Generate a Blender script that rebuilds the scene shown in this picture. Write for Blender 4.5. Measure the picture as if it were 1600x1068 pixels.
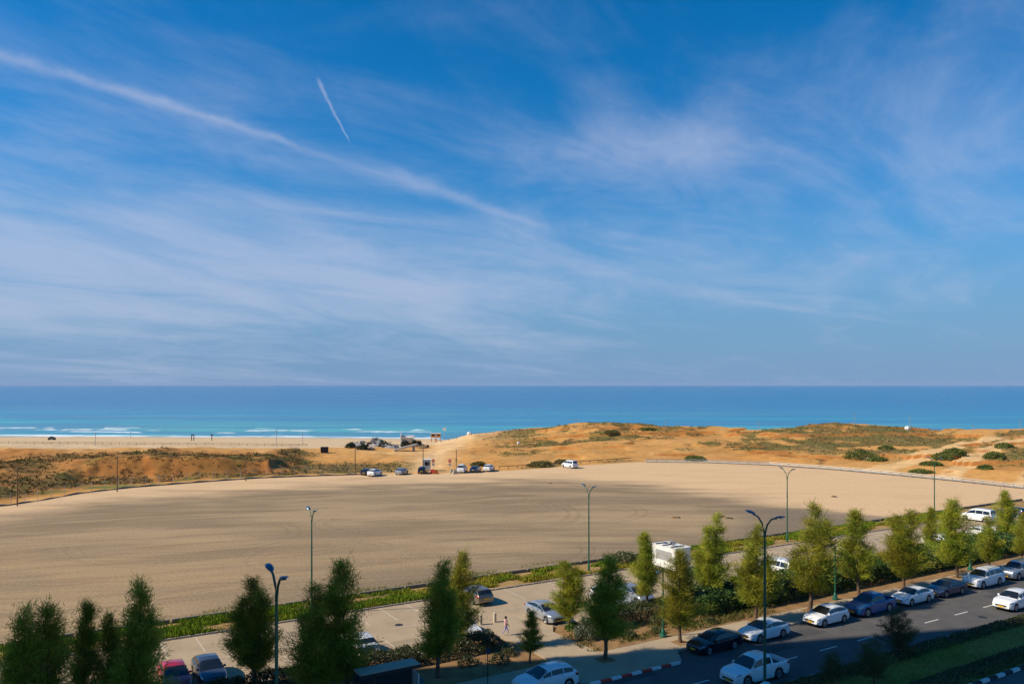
import bpy, math, random
import numpy as np
from mathutils import Vector
random.seed(7); rng = np.random.default_rng(7)
for o in list(bpy.data.objects): bpy.data.objects.remove(o)
SC = bpy.context.scene; COL = SC.collection
# ------------------------------------------------------------------ camera
H = 20.5; F = 1244.0; HY = 601.0                # eye height, focal length in px of a 1600 px frame, horizon row
cam = bpy.data.cameras.new('camera'); camo = bpy.data.objects.new('camera', cam); COL.objects.link(camo)
camo.location = (0, 0, H); camo.rotation_euler = (math.pi/2, 0, 0)
cam.sensor_width = 36; cam.lens = 36*F/1600; cam.shift_y = (HY-534)/1600
cam.clip_start = .5; cam.clip_end = 200000
SC.camera = camo
# ------------------------------------------------------------------ sun, sky, exposure
SUN_EL = math.radians(38); SUN_DIR = Vector((-1, -.22, 0)).normalized()      # towards the sun, on the ground plane
S3 = Vector((SUN_DIR.x*math.cos(SUN_EL), SUN_DIR.y*math.cos(SUN_EL), math.sin(SUN_EL)))
sl = bpy.data.lights.new('sun', 'SUN'); sl.energy = 4.9; sl.angle = math.radians(.5); sl.color = (1, .88, .68)
so = bpy.data.objects.new('sun', sl); COL.objects.link(so); so.rotation_euler = (-S3).to_track_quat('-Z', 'Y').to_euler()
so.location = (-60, -20, 90)
SC.view_settings.view_transform = 'Standard'; SC.view_settings.look = 'None'
SC.view_settings.exposure = .22; SC.view_settings.gamma = 1; SC.view_settings.use_curve_mapping = False

class NT:                                        # terse node-tree writer
    def __init__(s, nt): s.nt = nt; nt.nodes.clear()
    def n(s, typ, **kw):
        nd = s.nt.nodes.new(typ)
        for k, v in kw.items():
            if k == 'inp':
                for i, val in v.items(): s.set(nd.inputs[i], val)
            else: setattr(nd, k, v)
        return nd
    def set(s, sock, v):
        if isinstance(v, bpy.types.NodeSocket): s.nt.links.new(v, sock)
        elif isinstance(v, bpy.types.Node): s.nt.links.new(v.outputs[0], sock)
        else:
            if hasattr(sock.default_value, '__len__') and not hasattr(v, '__len__'): v = (v,)*len(sock.default_value)
            if hasattr(v, '__len__') and len(sock.default_value) == 4 and len(v) == 3: v = (*v, 1)
            sock.default_value = v
    def m(s, op, a, b=0., c=0., clamp=False):
        nd = s.n('ShaderNodeMath', operation=op, use_clamp=clamp)
        s.set(nd.inputs[0], a); s.set(nd.inputs[1], b); s.set(nd.inputs[2], c); return nd.outputs[0]
    def mix(s, f, a, b, blend='MIX'):
        nd = s.n('ShaderNodeMix', data_type='RGBA', blend_type=blend, clamp_factor=True)
        s.set(nd.inputs[0], f); s.set(nd.inputs[6], a); s.set(nd.inputs[7], b); return nd.outputs[2]
    def ramp(s, v, lo, hi, smooth=True):
        nd = s.n('ShaderNodeMapRange', interpolation_type='SMOOTHSTEP' if smooth else 'LINEAR')
        s.set(nd.inputs[0], v); s.set(nd.inputs[1], lo); s.set(nd.inputs[2], hi); return nd.outputs[0]
    def noise(s, vec, scale, detail=4, rough=.55, dist=0.):
        nd = s.n('ShaderNodeTexNoise', inp={'Scale': scale, 'Detail': detail, 'Roughness': rough, 'Distortion': dist})
        if vec is not None: s.set(nd.inputs['Vector'], vec)
        return nd.outputs[0]
    def vec(s, x, y, z):
        nd = s.n('ShaderNodeCombineXYZ'); s.set(nd.inputs[0], x); s.set(nd.inputs[1], y); s.set(nd.inputs[2], z); return nd.outputs[0]

W = bpy.data.worlds.new('World'); SC.world = W; W.use_nodes = True
t = NT(W.node_tree)
sky = t.n('ShaderNodeTexSky', sky_type='NISHITA', sun_disc=False, sun_elevation=SUN_EL,
          sun_rotation=math.atan2(SUN_DIR.x, SUN_DIR.y), altitude=0, air_density=1.0, dust_density=.25, ozone_density=3.5)
co = t.n('ShaderNodeTexCoord').outputs['Generated']
sx = t.n('ShaderNodeSeparateXYZ', inp={0: co}); X, Y, Z = sx.outputs
gx = t.m('DIVIDE', X, t.m('MAXIMUM', Y, .05)); gz = t.m('DIVIDE', Z, t.m('MAXIMUM', Y, .05))
zz = t.m('ADD', t.m('MAXIMUM', Z, 0.), .10)
qx = t.m('DIVIDE', X, zz); qy = t.m('DIVIDE', Y, zz)                         # flat cloud layer seen in perspective
ca, sa = math.cos(.62), math.sin(.62)
rx = t.m('SUBTRACT', t.m('MULTIPLY', qx, ca), t.m('MULTIPLY', qy, sa)); ry = t.m('ADD', t.m('MULTIPLY', qx, sa), t.m('MULTIPLY', qy, ca))
streak = t.noise(t.vec(t.m('MULTIPLY', rx, 1.25), t.m('MULTIPLY', ry, .62), 0.), 1.0, 8, .6, 1.1)
broad = t.noise(t.vec(t.m('MULTIPLY', rx, .6), t.m('MULTIPLY', ry, .34), 4.), 1.0, 4, .5, .4)
wisp = t.noise(t.vec(t.m('MULTIPLY', rx, 3.6), t.m('MULTIPLY', ry, 1.9), 9.), 1.0, 7, .64, 1.2)
def blob(px, py, wx, wy):
    a = t.m('DIVIDE', t.m('SUBTRACT', gx, (px-800)/F), wx/F); b = t.m('DIVIDE', t.m('SUBTRACT', gz, (HY-py)/F), wy/F)
    return t.m('EXPONENT', t.m('MULTIPLY', t.m('ADD', t.m('MULTIPLY', a, a), t.m('MULTIPLY', b, b)), -1.))
cov = t.m('ADD', t.m('MULTIPLY', blob(230, 400, 560, 190), .42), t.m('MULTIPLY', blob(800, 430, 420, 60), .22))
cov = t.m('ADD', cov, t.m('MULTIPLY', blob(1040, 235, 190, 65), .30)); cov = t.m('ADD', cov, t.m('MULTIPLY', blob(1095, 205, 60, 45), .16))
cov = t.m('ADD', cov, t.m('MULTIPLY', blob(1560, 200, 300, 170), .16))
dens = t.m('ADD', t.m('MULTIPLY', streak, .85), t.m('ADD', t.m('MULTIPLY', broad, .55), t.m('MULTIPLY', wisp, .28)))
cl = t.m('MULTIPLY', t.ramp(t.m('ADD', dens, cov), .80, 1.46), .66)
def contrail(p0, p1, bow, wid, amp, n0, fade0, fade1):
    (x0, y0), (x1, y1) = p0, p1
    L = math.hypot(x1-x0, y1-y0); ux, uy = (x1-x0)/L, (y1-y0)/L
    dx = t.m('SUBTRACT', t.m('MULTIPLY', gx, F), x0-800.); dy = t.m('SUBTRACT', t.m('MULTIPLY', gz, -F), y0-HY)
    s = t.m('ADD', t.m('MULTIPLY', dx, ux/L), t.m('MULTIPLY', dy, uy/L))
    d = t.m('SUBTRACT', t.m('MULTIPLY', dy, ux), t.m('MULTIPLY', dx, uy))
    d = t.m('SUBTRACT', d, t.m('MULTIPLY', t.m('MULTIPLY', s, t.m('SUBTRACT', 1., s)), bow))
    wob = t.noise(t.vec(t.m('MULTIPLY', gx, n0), t.m('MULTIPLY', gz, n0), 2.), 1., 5, .6)
    d = t.m('ADD', d, t.m('MULTIPLY', t.m('SUBTRACT', wob, .5), wid*2.2))
    wv = t.m('MAXIMUM', t.m('MULTIPLY', t.m('SUBTRACT', 1.15, t.m('MULTIPLY', s, .75)), wid), wid*.3)
    e = t.m('DIVIDE', d, wv); g = t.m('EXPONENT', t.m('MULTIPLY', t.m('MULTIPLY', e, e), -1.))
    g = t.m('MULTIPLY', g, t.m('MULTIPLY', t.ramp(s, fade0[0], fade0[1]), t.ramp(s, fade1[1], fade1[0])))
    return t.m('MULTIPLY', g, t.m('MULTIPLY', t.m('ADD', .45, wob), amp))
cl = t.m('ADD', cl, contrail((0, 88), (640, 288), -25, 9, .27, 22., (-.8, -.2), (.6, 1.05)))
cl = t.m('ADD', cl, contrail((560, 255), (930, 385), 0, 12, .26, 16., (0., .3), (.6, 1.)))
cl = t.m('ADD', cl, contrail((496, 122), (548, 224), 6, 2.6, .38, 90., (-.05, .12), (.85, 1.05)))
cl = t.m('ADD', cl, contrail((1010, 450), (1480, 512), 0, 7, .16, 20., (0., .2), (.7, 1.)))
cl = t.m('MINIMUM', cl, .8)
hs = t.n('ShaderNodeHueSaturation', inp={'Saturation': 1.2, 'Value': 1.0, 'Color': t.mix(1., sky.outputs[0], (.70, 1.03, 1.24), 'MULTIPLY')})
low = t.m('SUBTRACT', 1., t.ramp(Z, .0, .30))
base = t.mix(t.m('MULTIPLY', low, .92), hs.outputs[0], (1.7, 3.1, 5.3))     # sea haze low over the horizon
skyc = t.mix(cl, base, (4.9, 5.5, 7.3))
bg = t.n('ShaderNodeBackground', inp={'Color': skyc, 'Strength': .088})
t.nt.links.new(bg.outputs[0], t.n('ShaderNodeOutputWorld').inputs[0])

# ------------------------------------------------------------------ helpers
D = Vector((.8552, .5183, 0)); N = Vector((-.5183, .8552, 0))                # along the street, away from it
def AB(a, b, z=0.): return Vector((D.x*a+N.x*b, D.y*a+N.y*b, z))
def G(px, py, z=0.): k = (H-z)/(py-HY); return Vector(((px-800)*k, F*k, z))
def AT(px, b, ytop=None):                        # column px where it meets the line b; height of something whose top is at ytop
    u = (px-800)/F; Yv = b/(N.y+N.x*u); p = Vector((u*Yv, Yv, 0))
    return p, (H-(ytop-HY)*Yv/F if ytop else 0)
MATS = {}
def pm(name, col, var=.18, scale=4., rough=.7, metal=0., bump=0., bscale=30., spec=.4, coat=0., trans=0., attr=False, hue=0.):
    if name in MATS: return MATS[name]
    m = bpy.data.materials.new(name); m.use_nodes = True; t = NT(m.node_tree)
    tc = t.n('ShaderNodeTexCoord').outputs['Object']
    nz = t.noise(tc, scale, 5, .6)
    f = t.m('ADD', t.m('MULTIPLY', t.m('SUBTRACT', nz, .5), 2*var*1.6), 1.)
    src = t.n('ShaderNodeAttribute', attribute_name='Col').outputs[0] if attr else col
    c = t.mix(1., src, t.vec(f, f, f), 'MULTIPLY')
    if hue:
        oi = t.n('ShaderNodeObjectInfo').outputs['Random']
        c = t.n('ShaderNodeHueSaturation', inp={'Hue': t.m('ADD', .5-hue/2, t.m('MULTIPLY', oi, hue)), 'Value': t.m('ADD', .85, t.m('MULTIPLY', oi, .3)), 'Color': c}).outputs[0]
    p = t.n('ShaderNodeBsdfPrincipled', inp={'Base Color': c, 'Roughness': rough, 'Metallic': metal, 'Specular IOR Level': spec, 'Coat Weight': coat})
    if bump:
        b = t.n('ShaderNodeBump', inp={'Strength': bump, 'Distance': .05, 'Height': t.noise(tc, bscale, 4, .6)})
        t.nt.links.new(b.outputs[0], p.inputs['Normal'])
    out = p.outputs[0]
    if trans:
        tr = t.n('ShaderNodeBsdfTranslucent', inp={'Color': c}); mx = t.n('ShaderNodeMixShader', inp={0: trans, 1: out, 2: tr}); out = mx.outputs[0]
    t.nt.links.new(out, t.n('ShaderNodeOutputMaterial').inputs[0])
    MATS[name] = m; return m

class MB:
    def __init__(s): s.v = []; s.f = []
    def add(s, vs, fs):
        o = len(s.v); s.v += [tuple(v) for v in vs]; s.f += [tuple(i+o for i in f) for f in fs]; return s
    def box(s, c, d, rz=0., taper=1., rx=0.):
        cs, sn = math.cos(rz), math.sin(rz); vs = []
        for z in (-.5, .5):
            k = 1 if z < 0 else taper
            for x, y in ((-.5, -.5), (.5, -.5), (.5, .5), (-.5, .5)):
                lx, ly, lz = x*d[0]*k, y*d[1]*k, z*d[2]
                ly, lz = ly*math.cos(rx)-lz*math.sin(rx), ly*math.sin(rx)+lz*math.cos(rx)
                vs.append((c[0]+lx*cs-ly*sn, c[1]+lx*sn+ly*cs, c[2]+lz))
        return s.add(vs, [(3, 2, 1, 0), (4, 5, 6, 7), (0, 1, 5, 4), (1, 2, 6, 5), (2, 3, 7, 6), (3, 0, 4, 7)])
    def tube(s, pts, rad, n=8, cap=True):
        pts = [Vector(p) for p in pts]; rad = rad if hasattr(rad, '__len__') else [rad]*len(pts); rings = []
        for i, p in enumerate(pts):
            d = (pts[min(i+1, len(pts)-1)]-pts[max(i-1, 0)]).normalized()
            a = d.cross(Vector((0, 0, 1)) if abs(d.z) < .9 else Vector((1, 0, 0))).normalized(); b = d.cross(a)
            rings += [p+(a*math.cos(2*math.pi*k/n)+b*math.sin(2*math.pi*k/n))*rad[i] for k in range(n)]
        fs = [(i*n+k, i*n+(k+1) % n, (i+1)*n+(k+1) % n, (i+1)*n+k) for i in range(len(pts)-1) for k in range(n)]
        if cap: fs += [tuple(range(n-1, -1, -1)), tuple(range((len(pts)-1)*n, len(pts)*n))]
        return s.add(rings, fs)
    def lathe(s, prof, n=20, axis='z', c=(0, 0, 0)):
        vs = []
        for r, h in prof:
            for k in range(n):
                x, y = r*math.cos(2*math.pi*k/n), r*math.sin(2*math.pi*k/n)
                vs.append((c[0]+x, c[1]+y, c[2]+h) if axis == 'z' else (c[0]+x, c[1]+h, c[2]+y))
        fs = [(i*n+k, i*n+(k+1) % n, (i+1)*n+(k+1) % n, (i+1)*n+k) for i in range(len(prof)-1) for k in range(n)]
        fs += [tuple(range(n-1, -1, -1)), tuple(range((len(prof)-1)*n, len(prof)*n))]
        return s.add(vs, fs)
    def prism(s, poly, z0, z1):
        n = len(poly); vs = [(p[0], p[1], z0) for p in poly]+[(p[0], p[1], z1) for p in poly]
        return s.add(vs, [tuple(range(n-1, -1, -1)), tuple(range(n, 2*n))]+[(i, (i+1) % n, n+(i+1) % n, n+i) for i in range(n)])
    def mesh(s, name, mat, smooth=None):
        me = bpy.data.meshes.new(name); me.from_pydata(s.v, [], s.f); me.materials.append(mat)
        if smooth is not None:
            me.polygons.foreach_set('use_smooth', [True]*len(me.polygons)); me.set_sharp_from_angle(angle=math.radians(smooth))
        return me
    def build(s, name, mat, parent=None, smooth=None): return link(name, s.mesh(name, mat, smooth), parent)
def link(name, me, parent=None, loc=(0, 0, 0), rz=0.):
    o = bpy.data.objects.new(name, me); COL.objects.link(o); o.location = loc; o.rotation_euler = (0, 0, rz)
    if parent: o.parent = parent
    return o
def tag(o, label, cat, group=None, kind=None):
    o['label'] = label; o['category'] = cat
    if group: o['group'] = group
    if kind: o['kind'] = kind
    return o
def empty(name, loc, rz=0., label='', cat='', group=None):
    o = link(name, None, None, loc, rz); o.empty_display_size = .2; return tag(o, label, cat, group)
def struct(o): o['kind'] = 'structure'; return o
def npmesh(name, V, Fq, mat, cols=None, smooth=False, parent=None):
    me = bpy.data.meshes.new(name); V = np.asarray(V, np.float32); Fq = np.asarray(Fq, np.int32); k = Fq.shape[1]
    me.vertices.add(len(V)); me.vertices.foreach_set('co', V.ravel())
    me.loops.add(Fq.size); me.loops.foreach_set('vertex_index', Fq.ravel())
    me.polygons.add(len(Fq)); me.polygons.foreach_set('loop_start', np.arange(0, Fq.size, k, dtype=np.int32))
    me.polygons.foreach_set('use_smooth', np.full(len(Fq), smooth))
    me.update(calc_edges=True); me.materials.append(mat)
    if cols is not None:
        at = me.color_attributes.new('Col', 'FLOAT_COLOR', 'POINT')
        at.data.foreach_set('color', np.concatenate([cols, np.ones((len(cols), 1))], 1).astype(np.float32).ravel())
    return link(name, me, parent)
def gridfaces(nr, nc):
    i = np.arange(nr*nc).reshape(nr, nc)
    return np.stack([i[:-1, :-1], i[:-1, 1:], i[1:, 1:], i[1:, :-1]], -1).reshape(-1, 4)
def vn(x, y, seed=0):
    xi = np.floor(x).astype(np.int64); yi = np.floor(y).astype(np.int64); fx = x-xi; fy = y-yi
    fx = fx*fx*(3-2*fx); fy = fy*fy*(3-2*fy)
    def h(a, b):
        n = (a*374761393+b*668265263+seed*974711) & 0x7fffffff; n = ((n ^ (n >> 13))*1274126177) & 0x7fffffff
        return ((n ^ (n >> 16)) & 0xffff)/65535.
    return (h(xi, yi)*(1-fx)+h(xi+1, yi)*fx)*(1-fy)+(h(xi, yi+1)*(1-fx)+h(xi+1, yi+1)*fx)*fy
def fbm(x, y, seed=0, o=4):
    r = 0; a = .5; tot = 0
    for i in range(o): r = r+a*vn(x*2**i, y*2**i, seed+i*17); tot += a; a *= .5
    return r/tot
def sstep(x, a, b): q = np.clip((x-a)/(b-a), 0, 1); return q*q*(3-2*q)

# ------------------------------------------------------------------ terrain beyond the gravel lot
EX = [-400, -150, 0, 60, 120, 200, 300, 400, 500, 600, 700, 800, 900, 980, 1100, 1200, 1300, 1400, 1500, 1600, 1800, 2100]
EY = [812, 800, 792, 783, 772, 763, 755, 748, 744, 741, 739, 735, 728, 722, 723, 727, 734, 743, 753, 764, 786, 815]
def edgeY(px): return H*F/(np.interp(px, EX, EY)-HY)
KN = {-400: [(812, 0), (785, .3), (740, 1.5), (706, 3.5), (697, -3), (681, -8.5)], -150: [(800, 0), (775, .3), (735, 1.5), (706, 3.5), (697, -3), (681, -8.5)],
      0: [(792, 0), (770, .3), (725, 2), (704, 3.3), (697, -3), (681, -8.5)], 150: [(767, 0), (745, .3), (718, 3.4), (707, 3.2), (697, -3), (681, -8.5)],
      300: [(755, 0), (741, .2), (714, 3.8), (705, 3.4), (698, -2.5), (682, -8.5)], 420: [(747, 0), (738, .1), (716, 3.), (703, 2.5), (698, -2.5), (682, -8.5)],
      480: [(745, 0), (738, -.3), (715, -.5), (705, -1.2), (697, -3), (683, -8.5)], 600: [(741, 0), (735, -.3), (715, -.5), (700, -1.5), (693, -4), (684, -8.5)],
      680: [(739, 0), (733, -.2), (715, -.3), (700, -1), (692, -3), (685, -8.5)], 740: [(738, 0), (730, 0), (712, .3), (695, .5), (678, 2.2), None],
      820: [(734, 0), (726, .1), (705, .6), (690, 1.5), (671, 3.5), None], 930: [(726, 0), (718, .3), (705, 1), (688, 2.5), (663, 6), None],
      1000: [(722, 0), (716, .3), (703, 1.2), (687, 2.8), (664, 5.8), None], 1100: [(723, 0), (715, .4), (700, 1.5), (685, 3), (669, 4.9), None],
      1180: [(726, 0), (717, .4), (702, 1.5), (686, 3.2), (671, 4.9), None], 1300: [(734, 0), (722, .5), (705, 1.5), (685, 3.5), (664, 6.5), None],
      1350: [(738, 0), (727, .5), (706, 1.6), (686, 3.6), (664, 6.6), None], 1450: [(748, 0), (735, .5), (710, 2), (690, 3.5), (671, 5.3), None],
      1600: [(764, 0), (750, .5), (715, 2), (690, 4), (673, 6), None], 2100: [(815, 0), (780, .5), (725, 2.5), (690, 4.5), (673, 6.5), None]}
KP = sorted(KN); KYs = []; KZs = []
for c in KP:
    ys = []; zs = []
    for kn in KN[c]:
        if kn: ys.append(F*(H-kn[1])/(kn[0]-HY)); zs.append(kn[1])
        else: ys.append(ys[-1]+60); zs.append(-8.5)
    ys.append(ys[-1]+90); zs.append(-13); KYs.append(ys); KZs.append(zs)
KYs = np.array(KYs); KZs = np.array(KZs)
def terr(X, Yv):
    X = np.asarray(X, float); Yv = np.asarray(Yv, float); px = 800+F*X/Yv
    ky = [np.interp(px, KP, KYs[:, i]) for i in range(7)]; kz = [np.interp(px, KP, KZs[:, i]) for i in range(7)]
    z = kz[0]
    for i in range(6):
        q = np.clip((Yv-ky[i])/(ky[i+1]-ky[i]), 0, 1); z = z+(kz[i+1]-kz[i])*(.6*q+.4*q*q*(3-2*q))
    e = ky[0]
    amp = sstep(Yv, e+1, e+16)*(1-sstep(Yv, ky[4]+5, ky[4]+30)*.85)
    n1 = fbm(X/22, Yv/16, 3, 5)-.5; n2 = fbm(X/6, Yv/5, 9, 4)-.5
    right = sstep(px, 720, 900)
    z = z+amp*(n1*(.9+.9*right)+n2*(.5+.35*right)+(1-right)*(1.2+1.9*(1-sstep(px, 440, 500)))*(fbm(X/8, Yv/20, 12, 4)-.5)*(1-sstep(Yv, ky[3]-4, ky[3]+14)*.7))
    # broken sandy scarps: short steps where a noise field crosses a level
    sc = fbm(X/30+5, Yv/13, 21, 3); z = z+amp*(.25+.55*right)*(sstep(sc, .47, .50)-sstep(sc, .62, .72))
    return z-.3*np.clip((e-Yv)/3, 0, 1)
def PT(px, py):
    Yv = np.linspace(100, 470, 1500); X = (px-800)/F*Yv; zl = H-(py-HY)/F*Yv
    hit = np.nonzero(terr(X, Yv) >= zl)[0]; i = hit[0] if len(hit) else -1
    return Vector((X[i], Yv[i], float(terr(X[i], Yv[i]))))
us = np.linspace(-1.0, 1.0, 760)
rows = np.concatenate([np.linspace(4, 118, 14), np.linspace(120, 335, 330), np.linspace(337, 520, 60)])
U, YY = np.meshgrid(us, rows); XX = U*YY; ZZ = terr(XX, YY); PX = 800+F*U
def mixc(c, m, col): return c*(1-m[..., None])+np.array(col)*m[..., None]
def terrain_cols(X, Yv, px):
    ky = [np.interp(px, KP, KYs[:, i]) for i in range(7)]; left = 1-sstep(px, 430, 520); right = sstep(px, 700, 860)
    b = fbm(X/14, Yv/14, 31, 5); f = fbm(X/3.2, Yv/4, 41, 4); big = fbm(X/45, Yv/30, 51, 3)
    c = np.zeros(X.shape+(3,))+np.array((.55, .285, .088))
    c = mixc(c, sstep(b, .5, .72), (.62, .38, .155)); c = mixc(c, sstep(big, .52, .7)*.7, (.47, .215, .055))
    c = mixc(c, left*sstep(Yv, ky[0]+2, ky[0]+8)*(1-sstep(Yv, ky[3]-6, ky[3]+6))*.75, (.42, .165, .042))
    beach = sstep(Yv, ky[3]+16, ky[3]+34)*(1-right); c = mixc(c, beach, (.60, .44, .265)); c = mixc(c, beach*sstep(f, .5, .7)*.35, (.52, .36, .2))
    wet = sstep(Yv, ky[5]-22, ky[5]-6)*(1-right); c = mixc(c, wet*.75, (.34, .235, .14))
    # scrub cover: the left bank, the strip behind the parked cars, the dune tops
    cov = left*sstep(Yv, ky[0]+3, ky[0]+14)*(1-sstep(Yv, ky[3]-14, ky[3]+2))*1.05
    cov = cov*(.55+.9*sstep(b, .35, .6))
    mid = sstep(px, 400, 450)*(1-sstep(px, 640, 690))*sstep(Yv, ky[0]+4, ky[0]+9)*(1-sstep(Yv, ky[0]+26, ky[0]+34)); cov = np.maximum(cov, mid*(.35+.9*f))
    dn = right*sstep(Yv, ky[1], ky[2]+8)
    east = sstep(px, 1080, 1300)
    cov = np.maximum(cov, dn*sstep(b+.32*(f-.5)+.04+.07*east+.11*np.exp(-((px-990)/85)**2)*sstep(Yv, ky[3], ky[4]), .52, .64)*.95)
    cov = np.maximum(cov, .85*np.exp(-((px-825)/38)**2)*np.exp(-((Yv-F*(H-1)/(692-HY))/6.5)**2))
    cov = np.maximum(cov, .7*right*sstep(Yv, ky[0]+1, ky[0]+3)*(1-sstep(Yv, ky[0]+7, ky[0]+11))*sstep(b, .48, .62))
    pyt = HY+F*(H-terr(X, Yv))/Yv
    for bx_, by_, bw, bh in ((990, 670, 80, 6), (1000, 682, 60, 5), (1120, 692, 70, 5), (1250, 676, 60, 5), (1390, 674, 90, 7), (1250, 688, 90, 5), (1450, 690, 70, 8), (1560, 680, 45, 6), (1375, 703, 60, 8), (1190, 700, 60, 5), (880, 690, 45, 3), (1080, 678, 40, 4), (800, 707, 60, 5)):
        cov = np.maximum(cov, right*1.15*np.exp(-((px-bx_)/bw)**2-((pyt-by_)/bh)**2)*sstep(f+.5*(b-.5), .3, .52))
    # sandy tracks that cross the dunes
    for x0, x1, w in ((1345, 1560, 26), (1470, 1600, 24), (1590, 1740, 26)):
        s = np.clip((Yv-ky[0])/(ky[3]-ky[0]+4), 0, 1); cx = x0+(x1-x0)*s**.8-20*np.sin(s*3)
        tr = (1-sstep(np.abs(px-cx), w*.6, w))*sstep(Yv, ky[0], ky[0]+4)*(1-sstep(Yv, ky[3], ky[3]+10)); cov = cov*(1-tr); c = mixc(c, tr*.95, (.66, .42, .19))
    tr = (1-sstep(np.abs(px-(255-(Yv-ky[0])*1.15)), 3, 9))*left*sstep(px, 215, 225); cov = cov*(1-tr)
    cov = cov*(1-.75*left*(1-sstep(px, 60, 150))*sstep(Yv, ky[2]-6, ky[2]+6))
    tr = np.exp(-((Yv-ky[2]-8-5*np.sin(px/130))/4.)**2)*right*(1-sstep(px, 1100, 1200)); cov = cov*(1-tr); c = mixc(c, tr*.6, (.60, .33, .115))
    tr = np.exp(-((px-(690+25*np.sin(Yv/40)))/34)**2)*sstep(Yv, ky[0], ky[0]+8); cov = cov*(1-tr); c = mixc(c, tr*.75, (.66, .45, .24))
    c = mixc(c, left*np.exp(-((Yv-ky[0]-5.5-2*np.sin(px/40))/2.2)**2)*sstep(f, .38, .5)*.9, (.11, .15, .03))
    g = fbm(X/5, Yv/5, 61, 3)
    cov = np.where(px < 460, cov*(.3+.95*sstep(fbm(X/7+3, Yv/7, 62, 4), .36, .56)), cov)
    vc = mixc(np.zeros(X.shape+(3,))+np.array((.15, .092, .03)), sstep(g, .42, .62), (.11, .108, .03))
    c = c*(1-(np.clip(cov, 0, 1)*.92)[..., None])+vc*(np.clip(cov, 0, 1)*.92)[..., None]
    return c, np.clip(cov, 0, 1)
TC, COV = terrain_cols(XX, YY, PX)
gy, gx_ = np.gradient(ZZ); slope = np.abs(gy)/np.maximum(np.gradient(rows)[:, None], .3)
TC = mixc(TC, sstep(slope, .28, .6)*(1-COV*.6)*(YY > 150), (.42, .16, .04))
sand = pm('sand', None, .26, .7, .95, bump=.5, bscale=3.5, spec=.1, attr=True)
ground = struct(npmesh('terrain', np.stack([XX, YY, ZZ], -1).reshape(-1, 3), gridfaces(*XX.shape), sand, TC.reshape(-1, 3), True))
pl = MB().add([(-900, -300, -.6), (900, -300, -.6), (900, 160, -.6), (-900, 160, -.6)], [(0, 1, 2, 3)])
struct(pl.build('ground', pm('dry_soil', (.30, .21, .12), .25, .3, .95)))

# ------------------------------------------------------------------ gravel lot
LOTB = 73.75
ul = np.linspace(-.92, .92, 900); nr = 430
ynear = LOTB/(N.y+N.x*ul); yfar = edgeY(800+F*ul)+.6
ok = yfar > ynear+2; ul, ynear, yfar = ul[ok], ynear[ok], yfar[ok]
tt = np.linspace(0, 1, nr)[:, None]**1.25
LY = ynear+(yfar-ynear)*tt; LX = ul*LY; LPX = 800+F*ul+0*LY; LPY = HY+F*H/LY
LZ = .012+.05*(fbm(LX/9, LY/9, 77, 3)-.5)*sstep(LY-ynear, 0, 4)*sstep(yfar-LY, 0, 4)
bx = [-400, 0, 150, 300, 450, 560, 700, 830, 900, 960, 1050, 1150, 1250, 1330, 1420, 1500, 1600, 2100]
by = [815, 803, 780, 769, 758, 753, 753, 747, 746, 752, 762, 775, 787, 803, 812, 812, 812, 812]
bd = np.interp(LPX, bx, by)
w1 = fbm(LX/26, LY/7, 5, 5); w2 = fbm(LX/9, LY/3.2, 15, 5); w3 = fbm(LX/2.2, LY/1.4, 25, 3)
dark = sstep(LPY+20*(w1-.5)+16*(w2-.5), bd-8, bd+14)
lotc = np.zeros(LX.shape+(3,))+np.array((.64, .435, .25))
lotc = mixc(lotc, sstep(w2, .5, .7)*.35, (.56, .36, .195))
grav = mixc(np.zeros(LX.shape+(3,))+np.array((.325, .235, .142)), sstep(w1, .46, .66), (.395, .285, .168))
grav = mixc(grav, sstep(w2, .48, .66)*.45, (.25, .18, .108)); grav = mixc(grav, sstep(.5-w1, .0, .16)*.35, (.235, .172, .108))
pale = np.exp(-((LPX-90)/320)**2-((LPY-900)/38)**2); grav = mixc(grav, pale*.75*sstep(w2, .3, .55), (.43, .29, .15))
grav = mixc(grav, np.exp(-((LPY-bd-13)/15)**2)*sstep(LPX, 250, 520)*(.25+.5*sstep(w2, .35, .6)), (.245, .182, .118))
grav = mixc(grav, sstep(LPY, 800, 930)*(1-sstep(LPX, 350, 800))*.5, (.44, .305, .17))
wq = 9*fbm(LX/34, LY/26, 36, 3); w4 = fbm((LX*.93+LY*.36)/17, (LY*.93-.36*LX*sstep(-LX, -30, 20)+wq)/1.5, 35, 4); grav = mixc(grav, sstep(w4, .52, .7)*.38, (.235, .17, .105)); grav = mixc(grav, sstep(.46-w4, 0, .16)*.38, (.46, .32, .175))
nearg = sstep(15-(LY-ynear)*1., 0, 13)*sstep(LPX, 150, 420); grav = mixc(grav, nearg*.55, (.24, .18, .12))
lotc = lotc*(1-dark[..., None])+grav*dark[..., None]
wedge = sstep(LPX, 1120, 1200)*(1-sstep(LPX, 1420, 1520))*sstep(LPY-np.interp(LPX, [1150, 1280, 1390, 1520], [790, 797, 806, 806])+5*(w2-.5), -2, 3); lotc = mixc(lotc, wedge*.75, (.21, .165, .12))
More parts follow.
